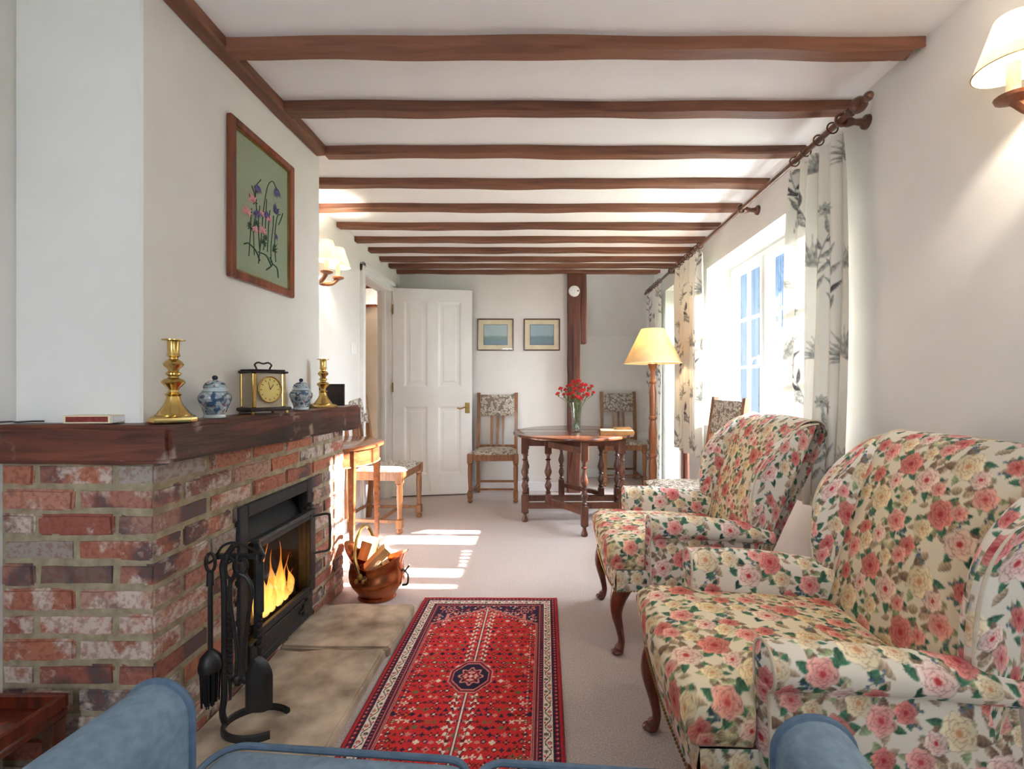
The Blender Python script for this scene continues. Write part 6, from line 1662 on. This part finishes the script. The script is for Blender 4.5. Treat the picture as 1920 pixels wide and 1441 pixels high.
# ================================================================== pictures on the end wall, smoke alarm
def wallpic(cx, lab, mat):
    t = thing('framed_print', lab, 'picture', (cx, YF - 0.001, 1.595), 0, 'small prints on the end wall')
    w_, h_, b = 0.185, 0.163, 0.012
    MB().box(-w_, -w_ + b, -0.018, 0, -h_, h_, 0.003).box(w_ - b, w_, -0.018, 0, -h_, h_, 0.003).box(-w_ + b, w_ - b, -0.018, 0, -h_, -h_ + b, 0.003).box(-w_ + b, w_ - b, -0.018, 0, h_ - b, h_, 0.003).build('frame', 'darkoak', t)
    MB().box(-w_ + b, w_ - b, -0.006, -0.003, -h_ + b, h_ - b).build('mount', 'cream', t)
    MB().box(-0.118, 0.118, -0.0075, -0.006, -0.100, 0.100).build('print', mat, t)
    MB().box(-0.122, -0.118, -0.008, -0.006, -0.104, 0.104).box(0.118, 0.122, -0.008, -0.006, -0.104, 0.104).box(-0.118, 0.118, -0.008, -0.006, -0.104, -0.100).box(-0.118, 0.118, -0.008, -0.006, 0.100, 0.104).build('print_border', 'glazeblue', t)
    MB().add([(-w_ + b, -0.012, -h_ + b), (w_ - b, -0.012, -h_ + b), (w_ - b, -0.012, h_ - b), (-w_ + b, -0.012, h_ - b)], [(0, 1, 2, 3)]).build('glass', 'paneglass', t, 0)
wallpic(-0.472, 'small framed landscape print on the end wall next to the open door', 'print_a')
wallpic(0.0, 'small framed lake print on the end wall next to the oak post', 'print_b')
sa = thing('smoke_alarm', 'round white smoke alarm fixed high on the oak post', 'smoke alarm', (0.323, 4.590, 2.02))
al = MB().lathe([(0.056, 0.0), (0.056, 0.012), (0.050, 0.026), (0.030, 0.031), (0.001, 0.032)], 32).xf(Matrix.Rotation(PI / 2, 4, 'X')).build('cover', 'upvc', sa)
MB().lathe([(0.008, 0.0), (0.008, 0.003), (0.001, 0.0035)], 12).xf(Matrix.Translation((0.036, -0.028, 0)) @ Matrix.Rotation(PI / 2, 4, 'X')).build('test_button', 'glazeblue', al)

# ================================================================== wall lights (a lamp's own light stays here)
def sconce(loc, lab, flip):
    t = thing('wall_light', lab, 'wall light', loc, PI if flip else 0.0, 'twin-arm wall lights')
    # local: +x away from the wall
    MB().box(0, 0.018, -0.035, 0.035, -0.085, 0.075, 0.008, 2).box(0.016, 0.03, -0.022, 0.022, -0.05, 0.04, 0.006).build('back_plate', 'lampwood', t)
    for s in (-1, 1):
        y = s * 0.078
        MB().tube(smoothpath([(0.02, 0, -0.02), (0.05, s * 0.02, -0.045), (0.095, s * 0.06, -0.04), (0.13, y, -0.005)], 5), [0.013, 0.013, 0.014, 0.015, 0.015, 0.015, 0.015, 0.014, 0.014, 0.013, 0.013, 0.012, 0.012, 0.012, 0.012, 0.012], 8).build('arm', 'lampwood', t)
        MB().lathe([(0.012, -0.012), (0.034, -0.002), (0.037, 0.006), (0.030, 0.010), (0.013, 0.010)], 16, (0.13, y)).build('drip_pan', 'lampwood', t)
        MB().lathe([(0.0135, 0.008), (0.0135, 0.085)], 14, (0.13, y)).build('candle_tube', 'candle', t)
        MB().lathe([(0.006, 0.085), (0.015, 0.10), (0.016, 0.115), (0.008, 0.135), (0.001, 0.15)], 12, (0.13, y)).build('bulb', 'bulb', t)
        vs = []; fs = []; sg = 32
        for r, z in ((0.076, 0.072), (0.036, 0.195), (0.0350, 0.195), (0.0748, 0.072)):
            for k in range(sg): vs.append((0.13 + r * math.cos(2 * PI * k / sg), y + r * math.sin(2 * PI * k / sg), z))
        for i in range(4):
            j = (i + 1) % 4
            for k in range(sg): fs.append((i * sg + k, i * sg + (k + 1) % sg, j * sg + (k + 1) % sg, j * sg + k))
        shd = MB().add(vs, fs).build('shade', 'shade', t)
        MB().tube([(0.13 + 0.0762 * math.cos(2 * PI * k / 32), y + 0.0762 * math.sin(2 * PI * k / 32), 0.073) for k in range(32)], 0.0016, 5, closed=True).build('rim', 'oldbrass', shd)
        l = bpy.data.lights.new('wall_light_bulb', 'POINT'); l.energy = SCONCE_W; l.color = (1.0, 0.89, 0.73); l.shadow_soft_size = 0.018
        lo = bpy.data.objects.new('wall_light_bulb', l); lo.parent = t; lo.location = (0.13, y, 0.125); COL.objects.link(lo)
SCONCE_W = 10.5
sconce((XL + 0.001, 2.89, 1.772), 'twin-shaded wall light glowing beyond the chimney breast', False)
sconce((XR - 0.001, 1.03, 1.772), 'wall light with glowing cream shade high above the armchairs', True)
sconce((XR - 0.001, -0.45, 1.772), 'unseen wall light with cream shades added to warm the near chimney face', True)  # added out of view as warm light for the near chimney face

# ================================================================== low wooden stand in the corner by the bricks
ws = thing('wooden_stand', 'low dark wooden tray-topped stand between the sofa arm and the brick fireplace', 'stand', (-1.335, 0.985, 0))
MB().box(-0.105, 0.105, -0.21, 0.21, 0.225, 0.245, 0.004).build('top', 'mahog', ws)
for (a, b_, c_, d_) in ((-0.105, 0.105, 0.195, 0.21), (-0.105, 0.105, -0.21, -0.195), (-0.105, -0.09, -0.195, 0.195), (0.09, 0.105, -0.195, 0.195)): MB().box(a, b_, c_, d_, 0.245, 0.282, 0.004).build('gallery', 'mahog', ws)
for x in (-0.085, 0.085):
    for y in (-0.19, 0.19): MB().box(x - 0.016, x + 0.016, y - 0.016, y + 0.016, 0, 0.225, 0.003).build('leg', 'mahog', ws)
print('objects', len(bpy.data.objects), 'tris', sum(sum(len(p.vertices) - 2 for p in me.polygons) if len(me.polygons) < 3000 else 2 * len(me.polygons) for me in bpy.data.meshes))
